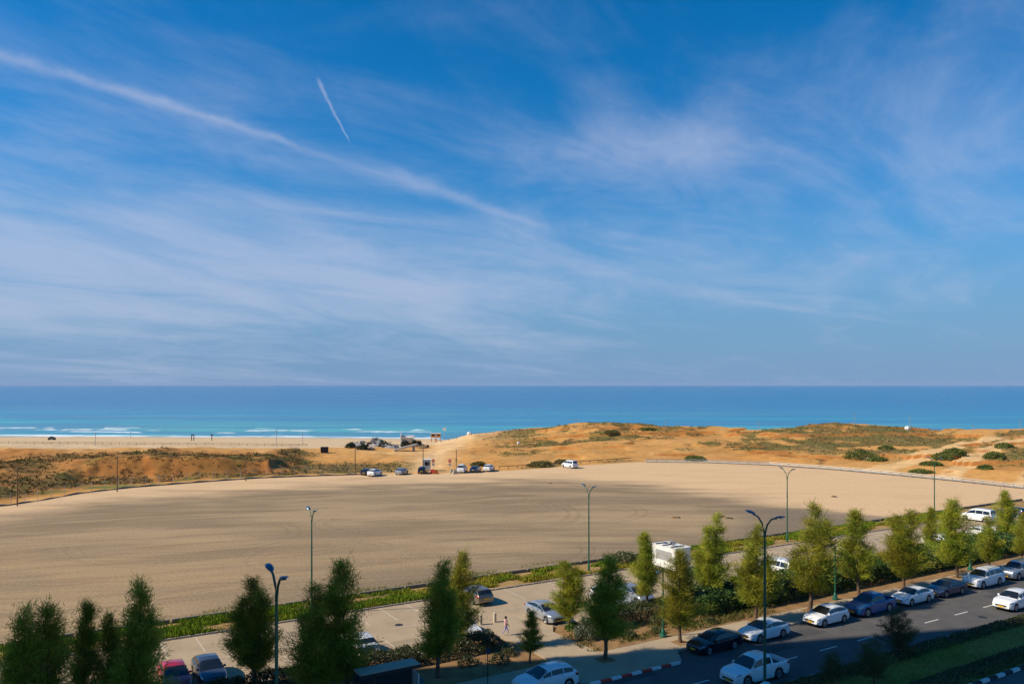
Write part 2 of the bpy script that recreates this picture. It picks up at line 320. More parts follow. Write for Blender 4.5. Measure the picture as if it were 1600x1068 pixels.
# tyre marks: pairs of arcs and long sweeping curves
r2 = np.random.default_rng(3)
def mark(dist, strength, col, mask=1.):
    global lotc
    m = (np.exp(-((dist-.8)/.2)**2)+np.exp(-((dist+.8)/.2)**2))*strength*mask*(.35+.9*w3); lotc = mixc(lotc, np.clip(m, 0, 1), col)
for cx, cy, R_, n in ((600, 815, 9, 4), (690, 800, 16, 5), (500, 870, 7, 3), (350, 830, 14, 3), (900, 800, 12, 2), (150, 880, 18, 4), (1000, 790, 15, 2), (770, 850, 8, 2)):
    for i in range(n):
        c = G(cx+r2.uniform(-25, 25), cy+r2.uniform(-8, 8)); R = R_*r2.uniform(.6, 1.5); a0 = r2.uniform(0, 6.28); ang = np.arctan2(LY-c.y, LX-c.x)
        ms = sstep(np.cos(ang-a0), -.3, .5); mark(np.hypot(LX-c.x, LY-c.y)-R, r2.uniform(.25, .5), (.19, .14, .09) if i % 3 else (.40, .285, .165), ms)
for i in range(60):
    a0 = G(r2.uniform(-100, 1500), r2.uniform(770, 930)); sl_ = r2.uniform(-.08, .4); cv = r2.uniform(-.004, .004)
    dist = (LY-a0.y)-sl_*(LX-a0.x)-cv*(LX-a0.x)**2; ms = sstep(np.abs(LX-a0.x), r2.uniform(25, 60), 10.)
    mark(dist, r2.uniform(.12, .38), (.19, .14, .092) if i % 2 else (.44, .31, .18), ms)
lotc = lotc*(1-.09*dark[..., None])
gravel = pm('gravel', None, .34, 3.2, .95, bump=.9, bscale=7, spec=.1, attr=True)
struct(npmesh('gravel_lot', np.stack([LX, LY, LZ], -1).reshape(-1, 3), gridfaces(*LX.shape), gravel, lotc.reshape(-1, 3), True))

# ------------------------------------------------------------------ sea
su = np.linspace(-1.3, 1.3, 620); sy = np.concatenate([np.linspace(392, 640, 150), np.geomspace(645, 42000, 90)])
SU, SY = np.meshgrid(su, sy); SX = SU*np.minimum(SY, 90000); SP = 800+F*SU
shore = np.interp(SP, KP, KYs[:, 5])
dsh = SY-shore+14*(fbm(SX/60, SY/60, 8, 3)-.5)
SZ = np.full(SX.shape, -8.3); foam = np.zeros(SX.shape)
for off, wd, th, hh, sd in ((8, 2.8, .42, .12, 1), (30, 2.6, .50, .7, 2), (50, 2.4, .55, .9, 3), (74, 2.2, .60, .8, 4)):
    dd = dsh-off-8*(fbm(SX/35, SX*0, sd, 3)-.5); on = sstep(fbm(SX/26+sd*9, SX*0+sd, sd+60, 3), th, th+.08)*(SP < 672)
    SZ += on*hh*np.exp(-(dd/wd)**2); foam = np.maximum(foam, on*sstep(-dd+wd*1.2, 0, 2)*sstep(dd+wd*1.3, 0, 2))
foam = np.maximum(foam, (1-sstep(dsh, 3, 9))*.8)
foam = foam*(.25+1.3*sstep(fbm(SX/11, SY/5, 91, 3), .3, .6))
band = fbm(SX/160, SY/34, 71, 4)
deep = np.clip(np.log(np.maximum(dsh, 5)/25)/math.log(40), 0, 1)
sc_ = mixc(np.zeros(SX.shape+(3,))+np.array((.066, .36, .385)), sstep(deep, .2, .68), (.03, .255, .41)); sc_ = mixc(sc_, sstep(deep, .62, 1.), (.022, .175, .37))
sc_ = mixc(sc_, sstep(band, .5, .64)*(1-sstep(deep, .6, 1.))*.6, (.02, .19, .37)); sc_ = mixc(sc_, sstep(.46-band, 0, .1)*(1-sstep(deep, .45, .9))*.6, (.07, .44, .44))
SCOL = np.concatenate([sc_, 0*sc_[..., :1]], -1)[..., :3]; SCOL = mixc(SCOL, np.clip(foam, 0, 1), (.82, .86, .86))
wm = bpy.data.materials.new('sea_water'); wm.use_nodes = True; t = NT(wm.node_tree)
at = t.n('ShaderNodeAttribute', attribute_name='Col').outputs[0]
pos = t.n('ShaderNodeNewGeometry').outputs['Position']; sp = t.n('ShaderNodeSeparateXYZ', inp={0: pos})
pv = t.vec(t.m('MULTIPLY', sp.outputs[0], .035), t.m('MULTIPLY', sp.outputs[1], .11), 0.)
nz = t.noise(pv, 1., 6, .6); nz2 = t.noise(t.vec(t.m('MULTIPLY', sp.outputs[0], .003), t.m('MULTIPLY', sp.outputs[1], .012), 3.), 1., 5, .6)
f = t.m('ADD', .55, t.m('ADD', t.m('MULTIPLY', nz, .4), t.m('MULTIPLY', nz2, .5)))
cc = t.mix(1., at, t.vec(f, f, f), 'MULTIPLY')
bp = t.n('ShaderNodeBump', inp={'Strength': .3, 'Distance': 1.0, 'Height': nz})
p = t.n('ShaderNodeBsdfPrincipled', inp={'Base Color': cc, 'Roughness': t.m('ADD', .18, t.m('MULTIPLY', nz2, .22)), 'IOR': 1.33, 'Specular IOR Level': .5, 'Normal': bp.outputs[0]})
t.nt.links.new(p.outputs[0], t.n('ShaderNodeOutputMaterial').inputs[0])
struct(npmesh('sea', np.stack([SX, SY, SZ], -1).reshape(-1, 3), gridfaces(*SX.shape), wm, SCOL.reshape(-1, 3), True))

# ------------------------------------------------------------------ street: road, bay, pavement, planting, parking
A0, A1 = -45., 190.
def strip(name, a0, a1, b0, b1, z0, z1, mat, parent=None): return MB().prism([AB(a0, b0), AB(a1, b0), AB(a1, b1), AB(a0, b1)], z0, z1).build(name, mat, parent)
def slab(name, pts, z0, z1, mat): return MB().prism([AB(*q) for q in pts], z0, z1).build(name, mat)
asph = pm('asphalt', (.10, .095, .092), .3, .5, .9, bump=.3, bscale=20, spec=.25)
asph2 = pm('pale_asphalt', (.39, .295, .195), .2, .35, .93, bump=.25, bscale=14, spec=.2)
pave = pm('paving', (.40, .31, .21), .16, .6, .9, bump=.2, bscale=10, spec=.2)
conc = pm('concrete', (.36, .31, .25), .2, 1.2, .9, bump=.3); wpaint = pm('road_paint', (.62, .60, .55), .25, 3., .8)
soil = pm('bed_soil', (.27, .16, .075), .4, .9, .95, bump=.6, bscale=6, spec=.1); turf = pm('turf', (.30, .24, .06), .5, .55, .95, bump=.8, bscale=12, spec=.1)
road = struct(strip('road', A0, A1, 36.9, 45.75, -.4, 0., asph)); road2 = struct(strip('road', A0, A1, 10, 30.0, -.4, 0., asph))
park = struct(strip('parking_lot', A0, A1, 55.75, 68.9, -.4, .02, asph2))
struct(slab('pavement', [(A0, 45.85), (31.8, 45.85), (32.6, 43.85), (41., 43.85), (42.4, 45.85), (A1, 45.85), (A1, 48.5), (37.2, 48.5), (37., 54.5), (38., 56), (36.9, 57.2), (36.6, 60.), (32.2, 60.), (32.3, 56), (33, 54), (32.9, 48.5), (A0, 48.5)], -.4, .13, pave))
struct(slab('planting_bed', [(A0, 48.6), (32.8, 48.6), (32.85, 54), (31.9, 55.65), (A0, 55.65)], -.4, .10, soil))
struct(slab('planting_bed', [(37.35, 48.6), (A1, 48.6), (A1, 55.65), (38.2, 55.65), (37.15, 54.5)], -.4, .10, soil))
struct(strip('grass_verge', A0, A1, 69.05, 73.45, -.4, .10, pm('verge_soil', (.33, .21, .085), .5, .5, .95, bump=.5, bscale=8, spec=.1)))
lawn = struct(strip('lawn', A0, A1, 30.3, 36.65, -.4, .14, turf))
rp = random.Random(12); patchm = pm('asphalt_patch', (.065, .062, .062), .3, .8, .92); patchp = pm('parking_patch', (.31, .235, .155), .3, .6, .93); iron = pm('cast_iron', (.05, .05, .05), .2, 6., .6, metal=.5)
for i in range(26):
    rdp = i % 2; a, b, L, w = (rp.uniform(0, 100) if rdp else rp.choice((rp.uniform(5, 22), rp.uniform(42, 100)))), (rp.uniform(37.6, 44.5) if rdp else rp.uniform(57, 65.5)), rp.uniform(1, 7), rp.uniform(.3, 1.5); zq = (.0016 if rdp else .0210)+i*.00008
    struct(MB().prism([AB(a, b), AB(a+L, b+rp.uniform(-.1, .1)), AB(a+L*.97, b+w), AB(a+.1, b+w*.95)], zq-.05, zq).build('asphalt_patch', patchm if rdp else patchp, road if rdp else park))
for a, b, par in ((36, 41.5, road), (62, 41.8, road), (72, 38.6, road), (27, 63.2, park), (55, 63.4, park)): q = AB(a, b); struct(MB().lathe([(.36, -.03), (.36, .006)], 16, c=q).build('manhole_cover', iron, par)); COL.objects[-1].location.z = .02 if par == park else .001
# markings and kerbs belong to the surface they lie on
dash = MB().box((0, 0, 0), (2.0, .13, .004), math.atan2(D.y, D.x)).mesh('lane_dash', wpaint)
for i in range(26): struct(link('lane_dash', dash, road, AB(-2+i*4.6, 40.25, .006)))
edge = MB().prism([AB(A0, 37.15), AB(A1, 37.15), AB(A1, 37.27), AB(A0, 37.27)], .003, .007).build('edge_line', wpaint, road); struct(edge)
ppaint = pm('worn_paint', (.50, .415, .315), .4, 2., .85)
sline = MB().box((0, 0, 0), (4.4, .11, .004), math.atan2(N.y, N.x)).mesh('parking_line', ppaint)
for i in range(52):
    a = -18+i*2.65
    if not 31.5 < a < 37.2: struct(link('parking_line', sline, park, AB(a, 58.1, .025)))
    if i % 9 != 5: struct(link('parking_line', sline, park, AB(a+.4, 66.6, .025)))
pd = MB().box((0, 0, 0), (3.0, .12, .004), math.atan2(D.y, D.x)).mesh('lane_dash', ppaint)
for i in range(24): struct(link('lane_dash', pd, park, AB(-15+i*5.3, 62.45, .025)))
def kerb(name, pts, mats, step=1.0, w=.2, z=.16, lab='', parent=None, every=None):
    root = empty(name, pts[0], 0, lab, 'kerb'); k = 0
    for p, q in zip(pts[:-1], pts[1:]):
        L = (q-p).length; n = max(1, round(L/step)); rz = math.atan2((q-p).y, (q-p).x)
        me = [MB().box((0, 0, z/2-.1), (L/n-.025, w, z+.2), 0, .93).mesh('kerb_stone', m) for m in mats]
        for i in range(n):
            o = link('kerb_stone', me[k % len(mats)], root); o.location = p+(q-p)*((i+.5)/n)-pts[0]; o.rotation_euler = (0, 0, rz); k += 1
    return root
red = pm('red_paint', (.58, .045, .03), .25, 5., .6); wht = pm('white_paint', (.70, .69, .66), .15, 5., .6); blk = pm('black_paint', (.03, .03, .035), .3, 4., .6)
kerb('painted_kerb', [AB(32.75, 43.78), AB(41., 43.78)], [wht, red], .95, .26, .15, 'red and white painted kerb round the pavement bulge')
kerb('concrete_kerb', [AB(41.1, 43.8), AB(42.45, 45.75)], [conc], .8, .22, .15, 'slanted grey kerb where the parking bay begins beside the dark sedan')
kerb('concrete_kerb', [AB(42.55, 45.8), AB(130, 45.8)], [conc], 1.1, .2, .15, 'grey kerb behind the row of street parked cars')
kerb('concrete_kerb', [AB(A0, 45.8), AB(31.75, 45.8), AB(32.6, 43.85)], [conc], 1.1, .2, .15, 'grey kerb along the shaded pavement by the bus shelter')
kerb('median_kerb', [AB(20, 36.75), AB(110, 36.75)], [conc], 1.1, .2, .16, 'grey kerb between the lane and the lawn')
kerb('striped_kerb', [AB(20, 30.15), AB(100, 30.15)], [wht, blk], 1.0, .26, .17, 'black and white striped kerb on the far road side of the lawn')
kerb('verge_kerb', [AB(-25, 68.97), AB(130, 68.97)], [conc], 1.1, .16, .15, 'low kerb between the car park and the grass verge')
kerb('bed_kerb', [AB(-25, 55.7), AB(31.8, 55.7)], [conc], 1.1, .14, .13, 'low kerb between the car park and the shaded hedge')
kerb('bed_kerb', [AB(38.3, 55.7), AB(130, 55.7)], [conc], 1.1, .14, .13, 'low kerb between the car park and the sunny hedge')
wall = kerb('lot_edge_wall', [AB(-45, 73.6), AB(150, 73.6)], [pm('old_concrete', (.20, .165, .125), .3, 1., .9, bump=.4)], 2.4, .28, .42, 'low dark concrete edge wall between grass verge and gravel lot'); wall['category'] = 'wall'

# ------------------------------------------------------------------ vegetation
def leafquads(P, Dr, L, Wd, cols, r):
    """elongated leaf faces: one bent quad at each point P along direction Dr"""
    n = len(P); side = np.cross(Dr, r.normal(size=(n, 3))); side /= np.linalg.norm(side, axis=1)[:, None]+1e-9
    a = P-side*Wd[:, None]*.5; b = P+side*Wd[:, None]*.5; tip = P+Dr*L[:, None]
    V = np.stack([a, b, tip+side*Wd[:, None]*.2, tip-side*Wd[:, None]*.2], 1).reshape(-1, 3)
    return V, np.arange(4*n).reshape(n, 4), np.repeat(cols, 4, 0)
leafm = pm('feathery_foliage', None, .26, 1.0, .7, spec=.2, trans=.38, attr=True, hue=.02)
leafh = pm('hedge_foliage', None, .2, 1.5, .45, spec=.45, trans=.18, attr=True, hue=.015)
scrubm = pm('scrub_foliage', None, .25, .6, .85, spec=.1, trans=.15, attr=True)
bark = pm('bark', (.14, .085, .05), .35, 6., .9, bump=.7, bscale=25)
def crown_mesh(seed, leaders, wide, nspray, tone, dens=1.):
    """unit tree 8 m tall; branches leave each leader outward and up, sprays hang along them"""
    r = np.random.default_rng(seed); P = []; Dv = []; C = []
    limb = MB(); trunk = MB(); trunk.tube([(0, 0, -.15), (.05, .02, .8), (-.02, .05, 1.9), (.04, 0, 3.4)], [.17, .13, .11, .08], 8)
    for lx, ly, ztop, rad in leaders:
        z0 = 1.5+r.uniform(0, .4); limb.tube([(0, 0, 1.2), (lx*.6, ly*.6, 2.4), (lx, ly, ztop*.62), (lx*1.05, ly*1.05, ztop-.5)], [.085, .065, .045, .015], 6)
        nb = int(74*dens*ztop/8)
        for i in range(nb):
            h = (i+r.uniform(0, 1))/nb; z = z0+(ztop-z0)*h
            prof = rad*wide*(min(1., .55+h*2.6))*(1-h)**.80*1.12+.12
            a = r.uniform(0, 6.283); ln = prof*r.uniform(.5, 1.2)*(1+.36*math.sin(2*a+lx*9+seed)*math.sin(h*9+seed*2+a)); el = r.uniform(.25, .95)
            if math.sin(a*1.5+h*11+seed*3)*math.sin(h*17+seed) > .62 and h < .85: continue
            f0 = min(1, max(0, (z-1.2)/2.5)); base = np.array([lx*f0, ly*f0, z-.35*ln]); d = np.array([math.cos(a)*math.cos(el), math.sin(a)*math.cos(el), math.sin(el)])
            e = base+d*ln/math.cos(el)*.9
            if i % 3 == 0: limb.tube([base, (base+e)/2+np.array((0, 0, -.05)), e], [.03, .02, .006], 4, False)
            m = max(16, int(3.0*nspray*(.3+ln))); s = r.uniform(.22, 1.08, m)
            pts = base+(e-base)*s[:, None]+r.normal(size=(m, 3))*(.10+.13*s[:, None])*np.array((1, 1, .9))
            dd = d*.8+r.normal(size=(m, 3))*.38+np.array((0, 0, .3)); dd[r.random(m) < .25, 2] -= .9
            P.append(pts); Dv.append(dd/np.linalg.norm(dd, axis=1)[:, None])
            C.append(np.array(tone)*r.uniform(.72, 1.28)*(1+.22*r.normal(size=(m, 1)))*np.array((r.uniform(.85, 1.2), 1, r.uniform(.7, 1.2))))
    P = np.concatenate(P); Dv = np.concatenate(Dv); C = np.clip(np.concatenate(C), .008, 1); n = len(P)
    V, Fq, cc = leafquads(P, Dv, r.uniform(.16, .40, n), r.uniform(.018, .042, n), C, r)
    o = npmesh('crown', V, Fq, leafm, cc); me = o.data; bpy.data.objects.remove(o)
    return me, trunk.mesh('trunk', bark, 60), limb.mesh('limb', bark, 60)
TONE = (.30, .31, .034)
VAR = [crown_mesh(1, [(0, 0, 8, 1.0), (.5, .2, 6.4, .8), (-.5, -.25, 6.0, .8)], 1.45, 44, TONE),
       crown_mesh(2, [(0, 0, 8, 1.1), (.3, -.4, 6.6, .8)], 1.5, 46, TONE),
       crown_mesh(3, [(-.55, 0, 8, .9), (.55, .1, 7.4, .9), (0, .5, 6, .8)], 1.35, 44, TONE),
       crown_mesh(4, [(0, 0, 8, .95)], 1.75, 56, TONE, 1.3),
       crown_mesh(6, [(.15, 0, 8, .8), (-.6, .5, 5.4, .95), (.7, -.4, 5.0, 1.0), (.1, -.7, 6.3, .7)], 1.4, 40, TONE, .9),
       crown_mesh(7, [(-.2, .1, 8, .75), (.5, .3, 7.0, .65), (-.75, -.3, 4.6, .9), (.8, -.5, 4.4, .8)], 1.55, 38, TONE, .85),
       crown_mesh(5, [(-.7, .2, 7.2, .9), (.15, -.2, 8, .9), (.85, .1, 6.6, .85)], 1.4, 44, TONE)]
OLV = [crown_mesh(8, [(-.9, 0, 7., 1.5), (.9, .3, 7.4, 1.4), (0, -.8, 8., 1.4), (.1, .9, 6.8, 1.4)], 1.7, 26, (.11, .115, .045), .55)]
def tree(p, h, var, rz, wide, label, group, name='feathery_tree'):
    root = empty(name, (p.x, p.y, p.z), rz, label, 'tree', group); root.rotation_euler = (.05*math.sin(rz*7), .05*math.cos(rz*5), rz); s = h/8.1; c, tr, lb = var; kx = 1.05 if group == R3 else 1.17
    for nm, me in (('trunk', tr), ('crown', c), ('limb', lb)):
        o = link(nm, me, root); o.scale = (s*wide*kx, s*wide*kx, s) if nm != 'trunk' else (s*1.15, s*1.15, s)
    return root
R1, R2, R3 = 'feathery trees along the pavement', 'feathery trees beside the car park', 'feathery trees in the shaded bed'
TREES = [(945, 47.0, 868, 0, 1.05, 'dark feathery tree in a pavement pit beside the red and white kerb', R1), (1063, 47.0, 858, 1, 1., 'dark feathery tree on the pavement beside the black sedan', R1),
         (1181, 47.9, 818, 1, .95, 'half shaded feathery tree behind the white sedan with the sloping tail', R1), (1265, 47.6, 787, 3, 1.0, 'tall sunlit cone shaped feathery tree behind the white rounded hatchback', R1),
         (1342, 47.9, 798, 3, 1., 'sunlit feathery tree on the pavement behind the blue pickup', R1), (1413, 47.9, 797, 2, 1.1, 'bushy twin topped feathery tree behind the small white sedan', R1),
         (1496, 47.6, 781, 1, 1.1, 'sunlit feathery tree with leaning trunk behind the dark blue sedan', R1), (1546, 47.9, 806, 4, 1.1, 'spreading feathery tree behind the white canopy pickup', R1),
         (1597, 47.9, 800, 0, 1.05, 'feathery tree behind the silver white double cab pickup', R1),
         (398, 54.2, 905, 1, 1., 'dark single feathery tree beside the dark blue hatchback in the car park', R2), (719, 54.4, 864, 1, .85, 'slim pale green feathery tree next to the beige estate car', R2),
         (888, 54.6, 878, 2, 1.15, 'short pale green feathery tree beside the silver fastback', R2), (1013, 54.4, 833, 3, .9, 'slim sunlit feathery tree in front of the white trailer', R2),
         (1108, 54.2, 801, 2, .95, 'sunlit feathery tree with bare trunk between trailer and white minivan', R2), (1452, 54.6, 793, 3, .9, 'slim sunlit feathery tree behind the big hedge', R2),
         (1569, 54.6, 766, 1, 1., 'tall feathery tree by the white cars at the end of the car park', R2),
         (684, 50.2, 877, 0, 1.02, 'large dark feathery tree between the bus shelter and white sedan', R3), (545, 49.4, 878, 1, 1.1, 'tallest dark feathery tree behind the bus shelter', R3),
         (497, 49.2, 912, 4, 1.15, 'broad dark feathery tree beside the bus shelter', R3), (222, 49.2, 908, 0, .85, 'twin topped dark feathery tree in front of the red car', R3),
         (85, 48.9, 944, 1, .95, 'wide dark feathery tree beside the slim pointed dark one', R3), (22, 48.9, 952, 0, .95, 'dark feathery tree at the cluster end farthest from the red car', R3),
         (128, 51.5, 944, 3, .75, 'slim pointed dark feathery tree between two wider dark trees', R3), (168, 52., 960, 1, .85, 'short dark feathery tree next to the twin topped dark one', R3),
         (828, 49.3, 955, 3, 1.15, 'small dark feathery tree at the corner of the side path', R3)]
for i, (px, b, yt, v, wd, lab, grp) in enumerate(TREES):
    v = v if grp == R3 else (v, v, 4, 5, 6)[i % 5] if v != 3 else (3, 5)[i % 2]
    p, h = AT(px, b, yt); p.z = .1; tree(p, h-.1, VAR[v], i*1.7, wd, lab, grp)
for px, b, yt, wd, lab in ((1404, 36.0, 950, 1.5, 'small loose dark tree at the lawn edge beside the lane'), (1366, 33.6, 1000, 1.7, 'small round dark tree in the middle of the lawn'), (1303, 35.2, 1018, 1.6, 'low dark bushy tree near the median lamp post')):
    p, h = AT(px, b, yt); p.z = .14; tree(p, h-.1, OLV[0], px, wd*.72, lab, 'small trees on the lawn', 'small_tree')
pit = MB().box((0, 0, 0), (1.15, 1.15, .01), math.atan2(D.y, D.x)).mesh('tree_pit', soil)
for px, b, yt, v, wd, lab, grp in TREES[:9]:
    p, h = AT(px, b); struct(link('tree_pit', pit, None, (p.x, p.y, .14)))
def leafmass(pts_fn, n, size, cols, seed, up=.5):
    r = np.random.default_rng(seed); P = pts_fn(r, n); m = len(P)
    dd = r.normal(size=(m, 3))+np.array((0, 0, up)); dd /= np.linalg.norm(dd, axis=1)[:, None]
    c = np.array(cols)[r.integers(0, len(cols), m)]*(1+.25*r.normal(size=(m, 1)))
    return leafquads(P, dd, r.uniform(.6, 1.3, m)*size, r.uniform(.4, .8, m)*size, np.clip(c, .006, 1), r)
def hedge_piece(name, a0, a1, b0, b1, h, dens, cols, lab, grp, seed, size=.16):
    L, Wd = a1-a0, b1-b0
    def pf(r, n):
        x = r.uniform(-L/2-.2, L/2+.2, n); y = r.uniform(-Wd/2-.15, Wd/2+.15, n); top = h*(.62+.6*fbm(x/1.1+seed, y/1.1, seed, 3))
        e = np.minimum(1, (np.minimum(L/2+.25-np.abs(x), Wd/2+.2-np.abs(y)))/.55); top = top*np.sqrt(np.clip(e, .12, 1))
        z = top*(1-np.abs(r.normal(size=n))*.22); z = np.where(r.random(n) < .25, top*r.random(n), z); return np.stack([x, y, np.clip(z, .02, None)], 1)
    root = empty(name, AB((a0+a1)/2, (b0+b1)/2, .1), math.atan2(D.y, D.x), lab, 'hedge', grp)
    V, Fq, cc = leafmass(pf, int(L*Wd*dens), size, cols, seed); npmesh('foliage', V, Fq, leafh, cc, parent=root)
    r = random.Random(seed)
    for i in range(4): x, y = r.uniform(-L/2+.2, L/2-.2), r.uniform(-Wd/2+.2, Wd/2-.2); MB().tube([(x, y, -.1), (x+r.uniform(-.2, .2), y, h*.35), (x+r.uniform(-.3, .3), y+r.uniform(-.2, .2), h*.62)], [.03, .02, .01], 5).build('stem', bark, root)
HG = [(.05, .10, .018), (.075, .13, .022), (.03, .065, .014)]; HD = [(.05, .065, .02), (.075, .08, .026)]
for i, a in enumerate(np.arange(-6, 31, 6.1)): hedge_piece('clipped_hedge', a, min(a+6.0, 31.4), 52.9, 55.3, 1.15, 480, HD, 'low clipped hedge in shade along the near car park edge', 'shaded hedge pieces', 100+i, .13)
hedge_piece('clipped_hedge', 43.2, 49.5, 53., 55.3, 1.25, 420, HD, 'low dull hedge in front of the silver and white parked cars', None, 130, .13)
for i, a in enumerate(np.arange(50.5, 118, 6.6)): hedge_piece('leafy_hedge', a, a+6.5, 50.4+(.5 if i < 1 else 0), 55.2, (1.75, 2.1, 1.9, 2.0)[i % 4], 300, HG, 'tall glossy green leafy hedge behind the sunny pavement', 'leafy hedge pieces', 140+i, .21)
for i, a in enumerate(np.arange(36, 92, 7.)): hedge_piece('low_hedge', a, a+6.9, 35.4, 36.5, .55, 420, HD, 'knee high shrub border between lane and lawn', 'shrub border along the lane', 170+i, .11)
for i, a in enumerate(np.arange(36, 78, 7.)): hedge_piece('low_hedge', a, a+6.9, 30.5, 32.0, .6, 400, HD, 'knee high shrub border along the striped kerb', 'shrub border along the striped kerb', 190+i, .11)
def bush(p, rx, h, n, size, cols, lab, grp, seed, name='bush', mat=leafh, cat='bush'):
    def pf(r, n):
        d = r.normal(size=(n, 3)); d[:, 2] = np.abs(d[:, 2]); d /= np.linalg.norm(d, axis=1)[:, None]
        k = (.5+.95*fbm(d[:, 0]*2.2+seed, d[:, 1]*2.2+d[:, 2]*1.5, seed, 3))*r.uniform(.35, 1, n)**.3; return d*k[:, None]*np.array((rx, rx*.85, h))
    root = empty(name, p, seed, lab, cat, grp); V, Fq, cc = leafmass(pf, n, size, cols, seed); npmesh('foliage', V, Fq, mat, cc, parent=root)
    for i in range(4):
        a = i*1.6; MB().tube([(0, 0, -.15), (math.cos(a)*rx*.3, math.sin(a)*rx*.3, h*.35), (math.cos(a)*rx*.6, math.sin(a)*rx*.5, h*.65)], [.04*rx, .025*rx, .01], 5).build('stem', bark, root)
bush(AB(38.7, 52.1, .1), 1.25, 1.35, 2600, .13, [(.15, .17, .105), (.11, .13, .075)], 'round grey green bush at the corner of the side path', None, 5, 'round_bush')
bush(AB(39., 54.2, .1), .9, .5, 900, .15, [(.09, .16, .02)], 'low bright green ground plant behind the grey bush', None, 6, 'low_plant')
bush(AT(975, 71)[0]+Vector((0, 0, .1)), 1.7, 1.35, 1700, .17, [(.13, .145, .05), (.09, .11, .035)], 'pale olive bush on the grass verge near the trailer', None, 7, 'olive_bush')
bush(AT(1000, 70.2)[0]+Vector((0, 0, .1)), 1.2, .8, 900, .16, [(.08, .14, .02)], 'low green bush on the verge beside the trailer', None, 9, 'low_plant')
for i, (a, b, s) in enumerate(((41.5, 50.2, .7), (44.3, 49.9, .6), (47.5, 50.8, .75), (46, 52, .8), (50, 49.6, .6), (29.5, 50.5, .9), (27.4, 51.4, .8), (31, 51.6, .7), (43, 52.3, .7))):
    bush(AB(a, b, .1), s, s*.75, 420, .13, [(.06, .09, .02), (.09, .085, .035)], 'small low shrub on bare soil of the planting bed', 'small shrubs in the planting bed', 20+i, 'small_shrub')
# grass on the verge and lawn: nobody could count it
def grass(name, a0, a1, b0, b1, n, hgt, cols, seed, lab, z=.1, thr=None):
    r = np.random.default_rng(seed); a = r.uniform(a0, a1, n); b = r.uniform(b0, b1, n); k = fbm(a/3.5, b/1.6, seed, 4)
    keep = k > thr if thr else np.ones(n, bool); a, b, k = a[keep], b[keep], k[keep]; m = len(a)
    P = np.stack([D.x*a+N.x*b, D.y*a+N.y*b, np.full(m, z)], 1); dd = r.normal(size=(m, 3))*.4+np.array((0, 0, 1)); dd /= np.linalg.norm(dd, axis=1)[:, None]
    w = sstep(fbm(a/6, b/3, seed+3, 3), .45, .62)[:, None]; c = (np.array(cols[0])*(1-w)+np.array(cols[1])*w)*(1+.25*r.normal(size=(m, 1)))
    V, Fq, cc = leafquads(P, dd, hgt*r.uniform(.5, 1.4, m)*(.6+k), np.full(m, hgt*.28), np.clip(c, .01, 1), r)
    o = npmesh(name, V, Fq, scrubm, cc); tag(o, lab, 'grass', None, 'stuff')
grass('verge_grass', -40, 125, 69.15, 73.4, 90000, .30, [(.15, .22, .014), (.31, .27, .03)], 1, 'bright green and yellow weedy grass on the strip by the gravel lot', .1, .455)
grass('lot_edge_grass', -40, 60, 73.9, 76.5, 9000, .16, [(.16, .19, .03), (.25, .22, .06)], 2, 'sparse yellow green weeds along the near edge of the gravel lot', 0., .56)
grass('lawn_grass', 15, 100, 31.8, 35.5, 60000, .10, [(.30, .27, .05), (.40, .29, .09)], 3, 'short patchy lawn grass on the median', .14)
grass('bed_weeds', 36.5, 60, 48.8, 53, 7000, .22, [(.12, .12, .03), (.22, .15, .06)], 4, 'dry weeds on the soil of the planting bed', .1, .5)
# dune scrub
r = np.random.default_rng(11); n = 130000
cu = r.uniform(-.8, .8, n); cy_ = r.uniform(135, 310, n); cxx = cu*cy_; cpx = 800+F*cu
_, cv = terrain_cols(cxx, cy_, cpx); keep = (r.random(n) < cv*np.where(cpx < 460, .46, .62)) & (cv > .2) & (cy_ > edgeY(cpx)+2.5); cxx, cy_, cpx = cxx[keep], cy_[keep], cpx[keep]; m = len(cxx)
k = 7; size = r.uniform(.16, .55, m)
P = np.repeat(np.stack([cxx, cy_, terr(cxx, cy_)-.05], 1), k, 0)+r.normal(size=(m*k, 3))*np.repeat(size, k)[:, None]*np.array((.5, .5, .12))
dd = r.normal(size=(m*k, 3))*.7+np.array((0, 0, .9)); dd /= np.linalg.norm(dd, axis=1)[:, None]
gsel = sstep(fbm(cxx/9, cy_/9, 66, 3), .44, .6)[:, None]; lft = (cpx < 470)[:, None]
tc = np.where(lft, np.array((.155, .085, .027))*(1-gsel)+np.array((.105, .09, .026))*gsel, np.array((.23, .19, .075))*(1-gsel)+np.array((.15, .165, .05))*gsel)*(1+.22*r.normal(size=(m, 1)))
V, Fq, cc = leafquads(P, dd, np.repeat(size, k)*r.uniform(.6, 1.2, m*k), np.repeat(size, k)*.4, np.clip(np.repeat(tc, k, 0), .02, 1), r)
tag(npmesh('dune_scrub', V, Fq, scrubm, cc), 'low brown and green scrub covering the bank and the dunes', 'scrub', None, 'stuff')
DB = [(1345, 716, 4.6, 2.0), (1372, 720, 2.6, 1.2), (1475, 717, 3.2, 1.5), (1492, 711, 2.9, 1.6), (1455, 727, 2.4, 1.0), (1555, 716, 3.0, 1.5), (1570, 700, 2.6, 1.3), (1440, 739, 2.6, 1.0), (1085, 718, 3.6, 1.0), (1385, 702, 2.2, 1.0), (1540, 733, 1.8, .9), (845, 728, 3.2, 1.2), (876, 723, 2., .9), (1012, 672, 3.4, 1.), (955, 676, 3.0, .9), (748, 727, 2.2, .9)]
